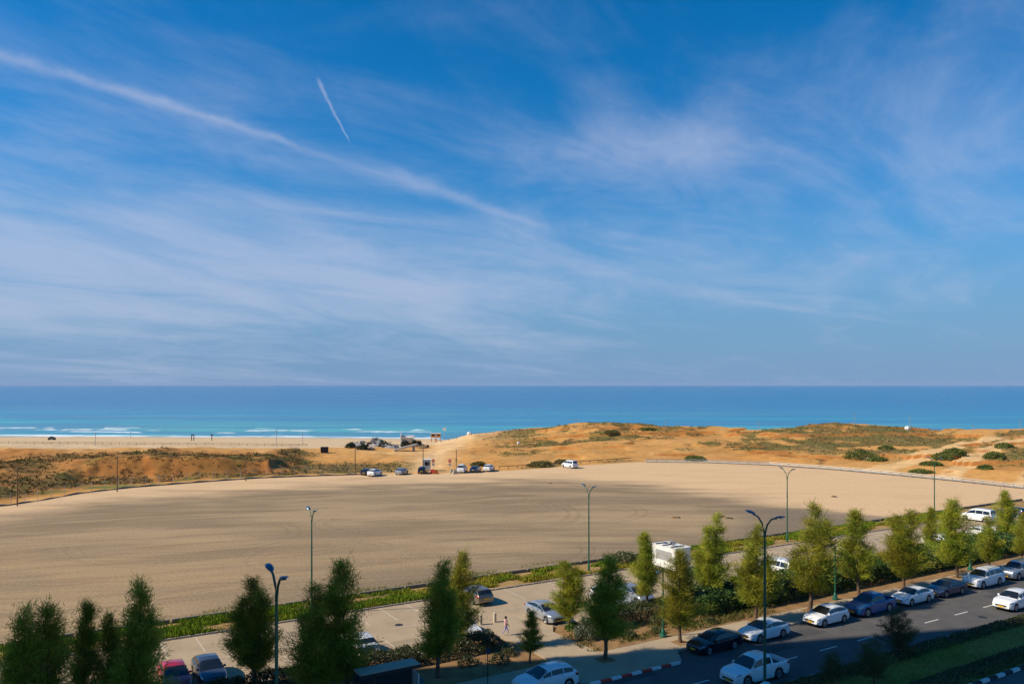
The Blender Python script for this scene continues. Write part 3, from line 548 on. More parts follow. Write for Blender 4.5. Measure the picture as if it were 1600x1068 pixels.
for i, (px, py, rx, h) in enumerate(DB):
    bush(PT(px, py), rx, h, int(900+420*rx), .3, [(.12, .15, .03), (.17, .18, .05), (.09, .115, .03)] if px > 1000 else [(.22, .17, .06), (.15, .14, .045)],
         'rounded green bush growing on the sandy dunes' if px > 1000 else 'dull olive bush on the sand beyond the gravel lot', 'dune bushes' if px > 1000 else 'olive bushes beyond the lot', 40+i, 'dune_bush', scrubm)

# ------------------------------------------------------------------ street furniture
green = pm('green_enamel', (.012, .105, .062), .15, 3., .4, spec=.5); greyb = pm('lamp_blue_grey', (.06, .12, .19), .15, 4., .35, metal=.4); glassl = pm('lamp_glass', (.5, .5, .48), .1, 4., .2)
def lamp(p, h, rz, lab, grp, reach=1.5, k=1.):
    root = empty('street_lamp', p, rz, lab, 'street lamp', grp)
    MB().lathe([(.24*k, 0), (.24*k, .06), (.14*k, .1), (.13*k, .9), (.10*k, .95)], 14).build('base', green, root, 40)
    MB().tube([(0, 0, .1), (0, 0, h*.45), (0, 0, h-1.5)], [.10*k, .085*k, .065*k], 10).build('pole', green, root, 40)
    MB().lathe([(.085*k, h*.62), (.115*k, h*.62+.03), (.115*k, h*.62+.09), (.085*k, h*.62+.12)], 10).build('collar', green, root, 40)
    for s in (-1, 1):
        arm = [(0, 0, h-1.55), (s*.06, 0, h-1.1), (s*.22, 0, h-.6), (s*.55, 0, h-.22), (s*reach*.7, 0, h-.12), (s*reach*.78, 0, h-.12)]
        MB().tube(arm, [.055*k]*6, 8).build('arm', green, root, 50)
        hd = MB(); vs = []; xs = (.66, .74, .95, 1.2, 1.34); wd = (.05, .13, .19, .16, .03); th = (.04, .07, .08, .06, .02); zt = (-.12, -.08, 0, .06, .08)
        for x, w_, t_, z_ in zip(xs, wd, th, zt): vs += [(s*x*reach, -w_, h+z_), (s*x*reach, -w_*.6, h+z_+t_), (s*x*reach, w_*.6, h+z_+t_), (s*x*reach, w_, h+z_), (s*x*reach, 0, h+z_-t_*.7)]
        hd.add(vs, [(i*5+j, i*5+(j+1) % 5, (i+1)*5+(j+1) % 5, (i+1)*5+j) for i in range(4) for j in range(5)]+[(0, 1, 2, 3, 4), (24, 23, 22, 21, 20)])
        ho = hd.build('lamp_head', greyb, root, 40); MB().box((s*1.02*reach, 0, h-.045), (.3*reach, .16, .02)).build('lens', glassl, ho)
ra = math.atan2(N.y, N.x)
for px, yt, lab in ((432, 897, 'tall green double arm lamp beside the dark single tree'), (1195, 806, 'tall green double arm lamp in front of the white driving pickup')):
    p, h = AT(px, 35.9, yt); lamp(Vector((p.x, p.y, .1)), h, ra, lab, 'tall lamps on the median', 1.22, 1.05)
for px, yt, lab in ((487, 797, 'tall green double arm lamp on the verge behind the bus shelter trees'), (920, 760, 'tall green double arm lamp on the verge near the olive bush'), (1230, 733, 'tall green double arm lamp on the verge beyond the white minivan'), (1460, 716, 'tall green double arm lamp on the verge farthest along the gravel lot')):
    p, h = AT(px, 70.2, yt); lamp(Vector((p.x, p.y, .1)), h, ra, lab, 'tall lamps on the verge', 1.0, .9)
for px, yt, lab in ((1036, 893, 'short green path lamp between two pavement trees by the dark hedge'), (1305, 852, 'short green path lamp between sunlit trees behind white rounded hatchback'), (1516, 852, 'short green path lamp behind the white canopy pickup')):
    p, h = AT(px, 48.9, yt); root = empty('path_lamp', (p.x, p.y, .1), .4, lab, 'street lamp', 'short lamps on the pavement')
    MB().lathe([(.30, 0), (.30, .12), (.19, .22), (.16, .5), (.10, .62)], 14).build('base', green, root, 40); MB().tube([(0, 0, .5), (0, 0, h-.1)], [.085, .06], 10).build('pole', green, root, 40)
    MB().tube([(0, 0, h-.25), (-.2, 0, h-.1), (-.42, 0, h-.08)], .035, 7).build('arm', green, root, 50); MB().lathe([(.05, -.06), (.17, -.05), (.19, 0), (.10, .07), (.03, .1)], 12, c=(-.48, 0, h-.08)).build('lamp_head', greyb, root, 40)
p, _ = AT(1197, 35.6); b = empty('domed_bin', (p.x, p.y, .14), 0, 'white domed litter bin at the foot of the tall median lamp', 'bin')
MB().lathe([(.3, 0), (.33, .1), (.33, .75), (.36, .78)], 18).build('body', wht, b, 40); MB().lathe([(.37, .78), (.35, .95), (.24, 1.08), (.05, 1.13)], 18).build('lid', pm('pale_teal', (.42, .62, .58), .1), b, 60)
# bus shelter
dk = pm('dark_metal', (.035, .037, .04), .2, 4., .5, metal=.3); gl = pm('tinted_glass', (.03, .04, .045), .1, 2., .08, spec=.6)
sh = empty('bus_shelter', AB(19.4, 47.2, .13), math.atan2(D.y, D.x), 'bus shelter with flat pale roof in the shade of the dark trees', 'bus shelter')
MB().box((0, .05, 2.5), (4.0, 1.25, .12)).build('roof', pm('shelter_roof', (.44, .36, .27), .2, 1.5, .85), sh); MB().box((0, -.6, 2.41), (4.14, .06, .2)).build('fascia', dk, sh)
for x in (-1.95, -.6, .75, 1.95): MB().box((x, .7, 1.2), (.08, .08, 2.44)).build('post', dk, sh)
for i, x in enumerate((-1.27, .08, 1.35)): MB().box((x, .7, 1.3), (1.2, .02, 1.7)).build('glass_panel', gl, sh)
MB().box((-.4, .35, .46), (2.4, .4, .06)).build('bench', dk, sh)
for x in (-1.4, .6): MB().box((x, .35, .22), (.08, .3, .44)).build('bench_leg', dk, sh)
ad = MB(); ad.prism([(-.05, -.45), (.05, -.45), (.05, .45), (-.05, .45)], .25, 1.9).build('side_panel', pm('poster_pale', (.5, .47, .42), .2, 2.), sh).location = (1.9, -.1, 0)
MB().box((-1.9, -.05, 1.2), (.04, 1.1, 1.6)).build('side_panel', gl, sh)
bn = empty('litter_bin', AT(655, 48.)[0]+Vector((0, 0, .13)), 0, 'teal cylindrical litter bin beside the bus shelter', 'bin')
MB().lathe([(.26, 0), (.3, .1), (.31, .85), (.33, .9)], 16).build('body', pm('teal', (.01, .16, .17), .15), bn, 40); MB().lathe([(.34, .9), (.33, 1.), (.1, 1.06)], 16).build('lid', pm('dark_teal', (.01, .1, .11), .15), bn, 50)
p, h = AT(762, 46.3, 1014); sg = empty('sign_post', (p.x, p.y, .13), .5, 'thin dark post with small blue sign on the shaded pavement', 'sign'); MB().tube([(0, 0, 0), (0, 0, h)], .035, 8).build('post', dk, sg); MB().box((0, -.05, h-.2), (.3, .02, .32)).build('sign_panel', pm('sign_blue', (.03, .04, .08), .1), sg)
bol = pm('bollard_stone', (.52, .43, .31), .15, 4.)
for px, py in ((751, 977.5), (773, 973.5)):
    q = G(px, py); tag(MB().lathe([(.15, -.05), (.15, .7), (.13, .78), (.06, .83)], 14).build('bollard', bol, None, 40), 'pale stone bollard at the car park end of the side path', 'bollard', 'bollards on the side path').location = (q.x, q.y, .13)

# ------------------------------------------------------------------ vehicles
glass = pm('car_glass', (.012, .016, .02), .1, 2., .06, spec=.7); rubber = pm('rubber', (.018, .018, .019), .2, 8., .85); trim = pm('black_trim', (.02, .02, .022), .15, 6., .5)
alloy = pm('alloy', (.45, .46, .48), .12, 6., .3, metal=.85); lampw = pm('headlamp', (.22, .25, .28), .3, 8., .08, metal=.6, spec=.8); lampr = pm('tail_lamp', (.36, .012, .012), .15, 8., .15, spec=.7); platem = pm('yellow_plate', (.75, .42, .02), .1, 10., .5)
def paint(name, c, metal=0.): return pm('paint_'+name, c, .04, .8, .22, metal=metal, spec=.5, coat=.6)
PNT = {'white': paint('white', (.74, .75, .76)), 'silver': paint('silver', (.42, .45, .50), .55), 'navy': paint('navy', (.018, .035, .085), .2), 'blue': paint('blue', (.005, .085, .25), 0.), 'black': paint('black', (.012, .014, .02), .1),
       'beige': paint('beige', (.23, .20, .155), .5), 'red': paint('red', (.42, .012, .018)), 'grey': paint('grey', (.07, .085, .12), .4)}
CT = {  # length, width, wheel x front / rear, wheel radius, belt profile, roof profile (x from the nose)
 'sedan': (4.62, 1.80, .92, 3.60, .33, [(0, .60), (.10, .72), (.55, .84), (1.30, .96), (3.7, 1.02), (4.1, 1.04), (4.52, 1.02), (4.62, .80)], [(1.22, .96), (2.10, 1.36), (2.7, 1.44), (3.2, 1.42), (3.6, 1.32), (4.16, 1.05)]),
 'fastback': (4.55, 1.82, .90, 3.60, .33, [(0, .60), (.10, .73), (.5, .85), (1.25, .97), (3.5, 1.04), (4.2, 1.06), (4.48, 1.02), (4.55, .80)], [(1.15, .96), (2.05, 1.38), (2.6, 1.46), (3.1, 1.44), (3.7, 1.30), (4.36, 1.06)]),
 'hatch': (4.28, 1.77, .88, 3.46, .32, [(0, .60), (.10, .74), (.5, .88), (1.15, .99), (3.4, 1.05), (3.9, 1.06), (4.2, 1.0), (4.28, .78)], [(1.02, .97), (1.95, 1.40), (2.5, 1.48), (3.1, 1.46), (3.6, 1.34), (4.05, 1.06)]),
 'suv': (4.45, 1.85, .92, 3.58, .36, [(0, .66), (.08, .82), (.5, .97), (1.2, 1.07), (3.6, 1.12), (4.1, 1.12), (4.38, 1.06), (4.45, .80)], [(1.12, 1.06), (1.95, 1.52), (2.5, 1.62), (3.3, 1.61), (3.9, 1.52), (4.30, 1.13)]),
 'estate': (4.56, 1.78, .90, 3.48, .32, [(0, .58), (.10, .72), (.5, .86), (1.2, .98), (3.6, 1.03), (4.2, 1.04), (4.48, .98), (4.56, .78)], [(1.12, .97), (2.0, 1.38), (2.6, 1.47), (3.5, 1.46), (4.1, 1.40), (4.46, 1.05)]),
 'van': (4.75, 1.90, .90, 3.85, .35, [(0, .70), (.08, .86), (.35, .98), (.85, 1.10), (3.8, 1.12), (4.4, 1.12), (4.70, 1.06), (4.75, .80)], [(.78, 1.09), (1.6, 1.72), (2.1, 1.90), (3.5, 1.92), (4.45, 1.88), (4.68, 1.13)]),
 'pickup': (5.28, 1.86, .98, 4.08, .39, [(0, .74), (.08, .92), (.5, 1.03), (1.35, 1.10), (3.5, 1.14), (4.5, 1.14), (5.2, 1.12), (5.28, 1.10)], [(1.28, 1.09), (2.0, 1.66), (2.4, 1.78), (3.1, 1.78), (3.46, 1.74), (3.60, 1.15)]),
 'canopy': (5.25, 1.84, .98, 4.02, .38, [(0, .74), (.08, .92), (.5, 1.03), (1.35, 1.10), (3.5, 1.14), (4.5, 1.14), (5.18, 1.12), (5.25, .85)], [(1.28, 1.09), (2.0, 1.66), (2.4, 1.77), (3.3, 1.77), (4.6, 1.78), (5.12, 1.15)])}
def make_car(kind, col, loc, rz, lab, grp=None, cat='car', far=False, rack=False):
    L, Wd, xf, xr, wr, belt, roof = CT[kind]; pm_ = PNT[col]; open_bed = kind == 'pickup'
    bxs, bzs = zip(*belt); rxs, rzs = zip(*roof); bed0 = 3.66
    def sec(x):
        w = Wd/2*(1-.20*max(0, (.65-x)/.65)**2.2-.12*max(0, (x-(L-.5))/.5)**2.2); zb = float(np.interp(x, bxs, bzs)); zs = .24+.10*max(0, 1-x/.4)+.12*max(0, 1-(L-x)/.4)
        for xw in (xf, xr):
            dxw = abs(x-xw); ra_ = wr+.07
            if dxw < ra_: zs = max(zs, wr+math.sqrt(ra_*ra_-dxw*dxw))
        h = max(0., float(np.interp(x, rxs, rzs))-zb) if rxs[0] < x < rxs[-1] else 0.
        zl = min(zs, zb-.12); q = [(w*.955, zl), (w, zl+(zb-zl)*.35), (w*.995, zl+(zb-zl)*.68), (w*.965, zb-.05), (w*.90, zb)]
        if open_bed and x > bed0: zf = .72 if x < L-.07 else zb; q += [(w*.85, zb), (w*.845, zf), (0, zf)]
        else: we = w*.90-.30*h; q += [(we, zb+.86*h), (we*.86, zb+.97*h+.012), (0, zb+h+.035*(1 if h < .1 else .6))]
        return q
    def S(x, v, side, off=0.):
        def raw(x, v):
            q = sec(x); i = min(6, int(v)); f_ = v-i; return np.array((L/2-x, side*(q[i][0]*(1-f_)+q[i+1][0]*f_), q[i][1]*(1-f_)+q[i+1][1]*f_))
        pnt = raw(x, v)
        if off:
            e = .02; a = raw(min(x+e, L), v)-raw(max(x-e, 0), v); b_ = raw(x, min(v+e, 7))-raw(x, max(v-e, 0)); nn = np.cross(a, b_)*side; nl = np.linalg.norm(nn)
            if nl > 1e-9: pnt = pnt+nn/nl*off
        return pnt
    root = empty('parked_'+('pickup' if kind in ('pickup', 'canopy') else 'van' if kind == 'van' else 'car'), loc, rz, lab, cat, grp)
    xs = sorted(set([0., .04, .1, .2, .35, L-.35, L-.2, L-.1, L-.04, L]+[xw+k*(wr+.07)/6 for xw in (xf, xr) for k in range(-6, 7)]+list(rxs)+list(np.linspace(.45, L-.45, 16))+([bed0, bed0+.01, L-.075, L-.065] if open_bed else [])))
    mb = MB(); vs = []
    for x in xs:
        q = sec(x); vs += [(L/2-x, y, z) for y, z in q]+[(L/2-x, -y, z) for y, z in reversed(q[:-1])]
    n = 15; fs = [(i*n+j, (i+1)*n+j, (i+1)*n+j+1, i*n+j+1) for i in range(len(xs)-1) for j in range(n-1)]+[tuple(range(n)), tuple(range(len(xs)*n-1, (len(xs)-1)*n-1, -1))]
    mb.add(vs, fs); mb.build('body', pm_, root, 38)
    MB().box((0, 0, .42), (L-.5, Wd*.86, .34)).build('underbody', trim, root)
    def pane(name, x0, x1, v0, v1, side, mat, off=.006, nx=5, nv=3, par=root):
        g = MB(); vs = [S(x0+(x1-x0)*i/nx, v0+(v1-v0)*j/nv, side, off) for i in range(nx+1) for j in range(nv+1)]
        g.add(vs, [(i*(nv+1)+j, i*(nv+1)+j+1, (i+1)*(nv+1)+j+1, (i+1)*(nv+1)+j) for i in range(nx) for j in range(nv)]); return g.build(name, mat, par, 40)
    def across(name, x0, x1, vlo, mat, off=.007, nx=5):
        g = MB(); nv = 4; row = [(1, vlo+(7-vlo)*j/nv) for j in range(nv+1)]+[(-1, vlo+(7-vlo)*(nv-1-j)/nv) for j in range(nv)]; m_ = len(row)
        vs = [S(x0+(x1-x0)*i/nx, v, sd, off) for i in range(nx+1) for sd, v in row]
        for k in range(0): pass
        g.add(vs, [(i*m_+j, i*m_+j+1, (i+1)*m_+j+1, (i+1)*m_+j) for i in range(nx) for j in range(m_-1)]); return g.build(name, mat, root, 40)
    across('windscreen', rxs[0]+.06, rxs[1]-.03+.05, 5.12, glass)
    across('rear_window', rxs[-2]+(.03 if kind != 'canopy' else .1), rxs[-1]-.05, 5.12, glass)
    wx0 = rxs[0]+.42*(rxs[1]-rxs[0]); wx3 = rxs[-2]+(.45*(rxs[-1]-rxs[-2]) if kind in ('sedan', 'fastback', 'hatch') else .3*(rxs[-1]-rxs[-2]))
    if open_bed: wx3 = 3.42
    if kind == 'canopy': cuts = [wx0, 2.42, 3.36, 4.9]
    elif kind in ('van', 'estate', 'suv'): cuts = [wx0, xf+(xr-xf)*.50, xf+(xr-xf)*.86, wx3]
    else: cuts = [wx0, xf+(xr-xf)*.53, wx3]
    for sd in (1, -1):
        for c0, c1 in zip(cuts[:-1], cuts[1:]): pane('side_window', c0+.03, c1-.03, 4.14, 4.86, sd, glass)
        hl = pane('headlight', .05, .42, 2.75, 3.6, sd, lampw, .008); tl = pane('tail_light', L-.34, L-.03, 2.3, 3.7, sd, lampr, .008)
        if not far:
            for j, (c0, c1) in enumerate(((max(xf+.46, cuts[0]-.08), cuts[1]), (cuts[1], min(cuts[2], xr+.1)))):
                if c1-c0 < .4: continue
                c1 = min(c1, xr-.42) if j else c1
                dr = pane('door', c0+.012, c1-.012, .25, 3.95, sd, pm_, .004, 5, 5); q = S(c1-.16, 3.1, sd, .02); MB().box(q, (.2, .03, .035)).build('handle', trim if col != 'white' else pm_, dr)
            q = S(cuts[0]-.02, 4.0, sd, .0); MB().box((q[0], q[1]+sd*.09, q[2]+.06), (.12, .19, .14), 0, .8).build('mirror', pm_, root)
        for xw in (xf, xr):
            yw = sd*(Wd/2-.125); pr = [(wr*.62, -.10), (wr*.9, -.105), (wr, -.07), (wr, .07), (wr*.9, .105), (wr*.62, .10)]
            wh = MB().lathe(pr, 22, 'y').build('wheel', rubber, root, 40); wh.location = (L/2-xw, yw, wr)
            rm = MB().lathe([(wr*.66, sd*.09), (wr*.66, sd*.112), (wr*.58, sd*.12), (wr*.52, sd*.106), (wr*.16, sd*.111), (wr*.1, sd*.12)], 18, 'y')
            ro = rm.build('rim', alloy if not far else alloy, wh, 30)
            if not far:
                for kk in range(5): a = kk*1.2566; MB().box((math.cos(a)*wr*.37, sd*.112, math.sin(a)*wr*.37), (.085, .012, .085)).build('rim_gap', trim, ro) if kk < 5 else None
    MB().box((L/2-.02, 0, .52), (.06, Wd*.52, .15)).build('grille', trim, root)
    MB().box((L/2+.012, 0, .44), (.02, .50, .12)).build('number_plate', platem, root); MB().box((-L/2-.008, 0, .66 if kind != 'pickup' else .6), (.02, .50, .12)).build('number_plate', platem, root)
    MB().box((L/2-.03, 0, .30), (.09, Wd*.7, .09)).build('lower_grille', trim, root)
    if open_bed: MB().box((L/2-(bed0+L)/2, 0, .735), (L-bed0-.12, Wd*.82, .02)).build('bed_floor', trim, root)
    if rack:
        for sd in (1, -1): MB().tube([(L/2-2.1, sd*.58, 1.82), (L/2-4.6, sd*.58, 1.84)], .025, 6).build('roof_rail', trim, root)
    return root
hd = math.atan2(-D.y, -D.x); hn = math.atan2(-N.y, -N.x); hp = math.atan2(N.y, N.x)
BAY = 44.72; GB = 'cars parked along the street'
for kind, col, a, lab, rk in (('suv', 'white', 29.7, 'white estate like crossover parked in shade before the pavement bulge', 0), ('sedan', 'black', 45.5, 'black sedan parked at the slanted kerb', 0), ('fastback', 'white', 51.0, 'white sedan with sloping tail parked behind the black sedan', 0),
                           ('hatch', 'white', 58.8, 'white rounded hatchback parked ahead of the blue pickup', 0), ('pickup', 'blue', 65.0, 'bright blue double cab pickup with open bed', 0), ('sedan', 'white', 71.3, 'small white sedan parked between blue pickup and dark blue sedan', 0),
                           ('sedan', 'navy', 76.9, 'dark blue sedan parked ahead of the white canopy pickup', 0), ('canopy', 'white', 83.6, 'white pickup with canopy and roof rails parked at the kerb', 1), ('canopy', 'silver', 90.4, 'pale silver pickup parked last behind the white canopy pickup', 0)):
    make_car(kind, col, AB(a, BAY, 0), hd, lab, GB, 'pickup' if kind in ('pickup', 'canopy') else 'car', rack=rk)
make_car('pickup', 'white', AB(43.3, 38.75, 0), hd, 'white double cab pickup driving in the lane beside the lawn', None, 'pickup').name = 'driving_pickup'
make_car('suv', 'white', AB(77.6, 38.8, 0), hd, 'white car driving in the lane beside the shrub border', None, 'car').name = 'driving_car'
GP = 'cars in the car park'
for kind, col, a, b, h_, lab in (('hatch', 'grey', 10.7, 58.4, hn, 'dark blue grey hatchback facing the shaded hedge'), ('hatch', 'red', 8.45, 58.3, hn, 'red car half hidden behind dark trees'), ('sedan', 'white', 21.7, 58.6, hp, 'white sedan showing its tail behind the bus shelter trees'),
                              ('sedan', 'white', 30.4, 58.2, hn, 'white sedan nose towards the hedge beside the bollards'), ('fastback', 'silver', 38.7, 58.2, hn, 'silver fastback parked beside the side path'), ('estate', 'beige', 36.2, 66.6, hp, 'beige grey estate car parked with nose to the verge'),
                              ('suv', 'white', 46.2, 58.6, hn, 'white car behind the dark pavement tree and low hedge'), ('hatch', 'silver', 49.1, 58.6, hn, 'silver hatchback behind the low dull hedge'), ('van', 'white', 68.9, 58.6, hp, 'white minivan behind the half shaded tree'),
                              ('van', 'white', 122.3, 66.2, hp, 'white van by the verge at the car park end'), ('suv', 'navy', 130.5, 65.6, hp, 'dark car by the verge beyond the white van'), ('fastback', 'white', 116.2, 58.3, hn, 'white car in the far stalls next to another white car'),
                              ('hatch', 'white', 109.2, 58.3, hn, 'white hatchback behind the end of the hedge'), ('sedan', 'white', 99.4, 58.3, hn, 'white sedan hidden behind the slim tree and hedge')):
    make_car(kind, col, AB(a, b, .02), h_, lab, GP, 'van' if kind == 'van' else 'car')
GF = 'cars parked at the far edge of the gravel lot'
for kind, col, px, py, h_, lab in (('suv', 'white', 586, 743, 1.25, 'white crossover at the far lot edge beside a black car'), ('hatch', 'black', 574, 741.5, 1.35, 'black car squeezed beside the white crossover at the lot edge'), ('hatch', 'silver', 628, 740.5, 1.3, 'silver hatchback alone at the far lot edge'), ('suv', 'black', 661, 739, 1.5, 'black jeep like car beside the guard booth'),
                                ('van', 'white', 722, 737.5, 1.45, 'white van like car beside the tall dark pole'), ('sedan', 'navy', 743, 737, 1.35, 'dark sedan between two white cars at the lot edge'), ('suv', 'white', 764, 735.5, 1.3, 'white crossover at the end of the far row beside bushes'), ('van', 'white', 890, 730.5, 2.15, 'white van standing alone on the pale sandy lot')):
    q = G(px, py); make_car(kind, col, (q.x, q.y, .02), h_, lab, GF, 'car' if kind != 'van' else 'van', True)
# white catering trailer
p, _ = AT(1049, 65.6); tr = empty('catering_trailer', (p.x, p.y, .02), hp, 'white box trailer with roof vents in the car park', 'trailer')
tw = pm('trailer_white', (.74, .73, .70), .06, 1., .45)
MB().box((0, 0, 1.75), (3.7, 2.2, 2.3)).build('box_body', tw, tr); MB().box((0, 0, 2.93), (3.8, 2.3, .07)).build('roof', tw, tr)
for x in (-1.2, .1, 1.2): MB().box((x, .2, 3.0), (.1, 1.9, .12)).build('roof_bar', trim, tr)
MB().box((.6, -.4, 3.1), (.6, .6, .3)).build('roof_vent', pm('vent_grey', (.35, .34, .32), .1), tr); MB().tube([(-.6, .3, 2.9), (-.6, .3, 3.4)], .12, 10).build('chimney', alloy, tr)
MB().box((0, 1.12, 1.95), (2.4, .04, 1.0)).build('hatch', pm('hatch_grey', (.3, .3, .3), .1), tr); MB().box((-1.87, .4, 1.6), (.04, .8, 1.9)).build('door', pm('door_grey', (.5, .5, .48), .08), tr)
for x in (-.5, .5):
    for s in (-1, 1): MB().lathe([(.2, -.1), (.34, -.1), (.34, .1), (.2, .1)], 18, 'y').build('wheel', rubber, tr, 40).location = (x, s*1.0, .34)
MB().box((0, 0, .55), (4.0, 1.9, .12)).build('chassis', trim, tr); MB().tube([(2.0, 0, .55), (3.1, 0, .5)], .05, 8).build('drawbar', trim, tr); MB().tube([(2.9, 0, 0), (2.9, 0, .55)], .04, 8).build('jockey_leg', trim, tr)

# ------------------------------------------------------------------ pedestrian
def person(p, rz, hgt, top, legs, lab):
    root = empty('person', p, rz, lab, 'person'); k = hgt/1.7
    V = {'pel': (0, 0, .93, .135, .115), 'wst': (.01, 0, 1.08, .125, .10), 'chs': (.02, 0, 1.28, .15, .11), 'nck': (.02, 0, 1.44, .055, .055), 'hd0': (.035, 0, 1.52, .075, .08), 'hd1': (.04, 0, 1.61, .085, .095), 'hd2': (.035, 0, 1.68, .055, .06),
         'hl': (0, .09, .88, .095, .095), 'kl': (.20, .09, .50, .062, .062), 'al': (.28, .09, .10, .04, .04), 'tl': (.42, .09, .045, .035, .03), 'hr': (0, -.09, .88, .095, .095), 'kr': (-.06, -.09, .49, .062, .062), 'ar': (-.38, -.09, .17, .04, .04), 'tr': (-.29, -.09, .05, .035, .03),
         'sl': (.02, .17, 1.38, .06, .06), 'el': (-.10, .22, 1.13, .045, .045), 'wl': (-.02, .22, .90, .032, .032), 'sr': (.02, -.17, 1.38, .06, .06), 'er': (.08, -.22, 1.12, .045, .045), 'wr': (.26, -.20, .98, .032, .032)}
    E = [('pel', 'wst'), ('wst', 'chs'), ('chs', 'nck'), ('nck', 'hd0'), ('hd0', 'hd1'), ('hd1', 'hd2'), ('pel', 'hl'), ('hl', 'kl'), ('kl', 'al'), ('al', 'tl'), ('pel', 'hr'), ('hr', 'kr'), ('kr', 'ar'), ('ar', 'tr'), ('chs', 'sl'), ('sl', 'el'), ('el', 'wl'), ('chs', 'sr'), ('sr', 'er'), ('er', 'wr')]
    for s, w_ in (('l', 'wl'), ('r', 'wr')):       # palm, four fingers, thumb
        x, y, z = V[w_][:3]; dr = 1 if s == 'l' else -1; V['p'+s] = (x+.03, y, z-.07, .033, .018); E.append((w_, 'p'+s))
        for i in range(4): V[f'f{s}{i}'] = (x+.075-.022*i, y-dr*.01, z-.135+.004*abs(i-1), .009, .009); V[f'g{s}{i}'] = (x+.08-.02*i, y-dr*.03, z-.165+.007*abs(i-1), .008, .008); E += [('p'+s, f'f{s}{i}'), (f'f{s}{i}', f'g{s}{i}')]
        V['t'+s] = (x+.075, y-dr*.03, z-.07, .010, .010); E.append(('p'+s, 't'+s))
    names = list(V); me = bpy.data.meshes.new('body'); me.from_pydata([tuple(c*k for c in V[n_][:3]) for n_ in names], [(names.index(a), names.index(b_)) for a, b_ in E], [])
    o = link('body', me, root); md = o.modifiers.new('skin', 'SKIN'); md.use_smooth_shade = True
    for i, n_ in enumerate(names): me.skin_vertices[0].data[i].radius = (V[n_][3]*k, V[n_][4]*k)
    me.skin_vertices[0].data[0].use_root = True
    o.modifiers.new('sub', 'SUBSURF').levels = 1; o.modifiers['sub'].render_levels = 1
    dg = bpy.context.evaluated_depsgraph_get(); m2 = bpy.data.meshes.new_from_object(o.evaluated_get(dg)); o.modifiers.clear(); o.data = m2; m2.materials.clear()
    for m_ in (pm('skin', (.36, .2, .13), .1), top, legs, pm('shoe', (.04, .04, .06), .1)): m2.materials.append(m_)
    for f_ in m2.polygons:
        c = f_.center/k; f_.material_index = 3 if c.z < .09 or (c.x < -.3 and c.z < .13) else 2 if c.z < .96 and abs(c.y) < .185 else 1 if c.z < 1.43 and not (abs(c.y) > .17 and c.z < 1.12) else 0
    hb = MB(); hb.lathe([(.04, -.12), (.088, -.09), (.10, -.02), (.092, .05), (.06, .10), (.015, .12)], 12, c=(.015*k, 0, 1.625*k)); hb.build('hair', pm('dark_hair', (.025, .016, .012), .2), root, 60)
    sk = MB(); sk.lathe([(.165*k, .88*k), (.16*k, 1.0*k), (.145*k, 1.12*k), (.165*k, 1.27*k), (.15*k, 1.38*k), (.07*k, 1.45*k)], 16, c=(.012, 0, 0)); sk.build('loose_top', top, root, 60)
    face = MB(); face.box((.118*k, 0, 1.60*k), (.03, .022, .04)); face.build('nose', MATS['skin'], root)
    for s in (-1, 1): MB().box((.108*k, s*.032, 1.625*k), (.012, .018, .01)).build('eye', trim, root)
    MB().box((.108*k, 0, 1.555*k), (.012, .04, .01)).build('mouth', red, root)
q = G(790, 991.5, .13); person((q.x, q.y, .13), .12, 1.52, pm('pink_cloth', (.62, .33, .34), .1), pm('lilac_cloth', (.30, .30, .56), .1), 'person in pink top and lilac trousers walking along the side path')

# ------------------------------------------------------------------ beyond the lot: poles, fences, booth, debris, beach things
wood = pm('pole_wood', (.20, .115, .055), .3, 3., .9); galv = pm('galvanised', (.36, .36, .35), .15, 4., .5, metal=.4)
for px, y0, y1, lab in ((27, 731, 790, 'weathered wooden pole at the lot edge where the dark kerb curves'), (183, 712, 768, 'wooden pole in front of the scrub bank'), (384, 716, 751, 'wooden pole at the end of the scrub bank'), (555, 698, 740, 'wooden pole behind the white crossover and black car'), (661, 698, 737, 'wooden pole beside the guard booth')):
    q = G(px, y1); h = (y1-y0)*q.y/F; o = empty('wooden_pole', (q.x, q.y, 0), 0, lab, 'pole', 'wooden poles beyond the lot'); MB().tube([(0, 0, -.4), (0, 0, h)], [.13, .09], 8).build('shaft', wood, o, 40); MB().box((0, 0, h-.25), (.9, .12, .12)).build('crossarm', wood, o)
q = G(713, 738); o = empty('signal_mast', (q.x, q.y, 0), 0, 'thin dark mast with a small box behind the white van like car', 'mast'); MB().tube([(0, 0, -.2), (0, 0, 5.4)], .07, 8).build('shaft', dk, o); MB().box((0, 0, 3.), (.4, .3, .5)).build('control_box', pm('olive_box', (.13, .15, .05), .1), o)
for px, lab in ((677, 'round red traffic sign on a post beside the guard booth'), (703, 'round red traffic sign on a post beside the white van like car')):
    q = G(px, 737); o = empty('traffic_sign', (q.x, q.y, 0), 0, lab, 'sign', 'traffic signs at the beach road'); MB().tube([(0, 0, -.2), (0, 0, 2.9)], .045, 8).build('post', galv, o)
    MB().lathe([(.42, -.02), (.42, .02)], 20, 'y', (0, -.07, 2.6)).build('disc', red, o); MB().box((0, -.10, 2.6), (.5, .012, .14)).build('bar', wht, o); MB().box((0, -.08, 1.8), (.6, .03, .45)).build('plate', galv, o)
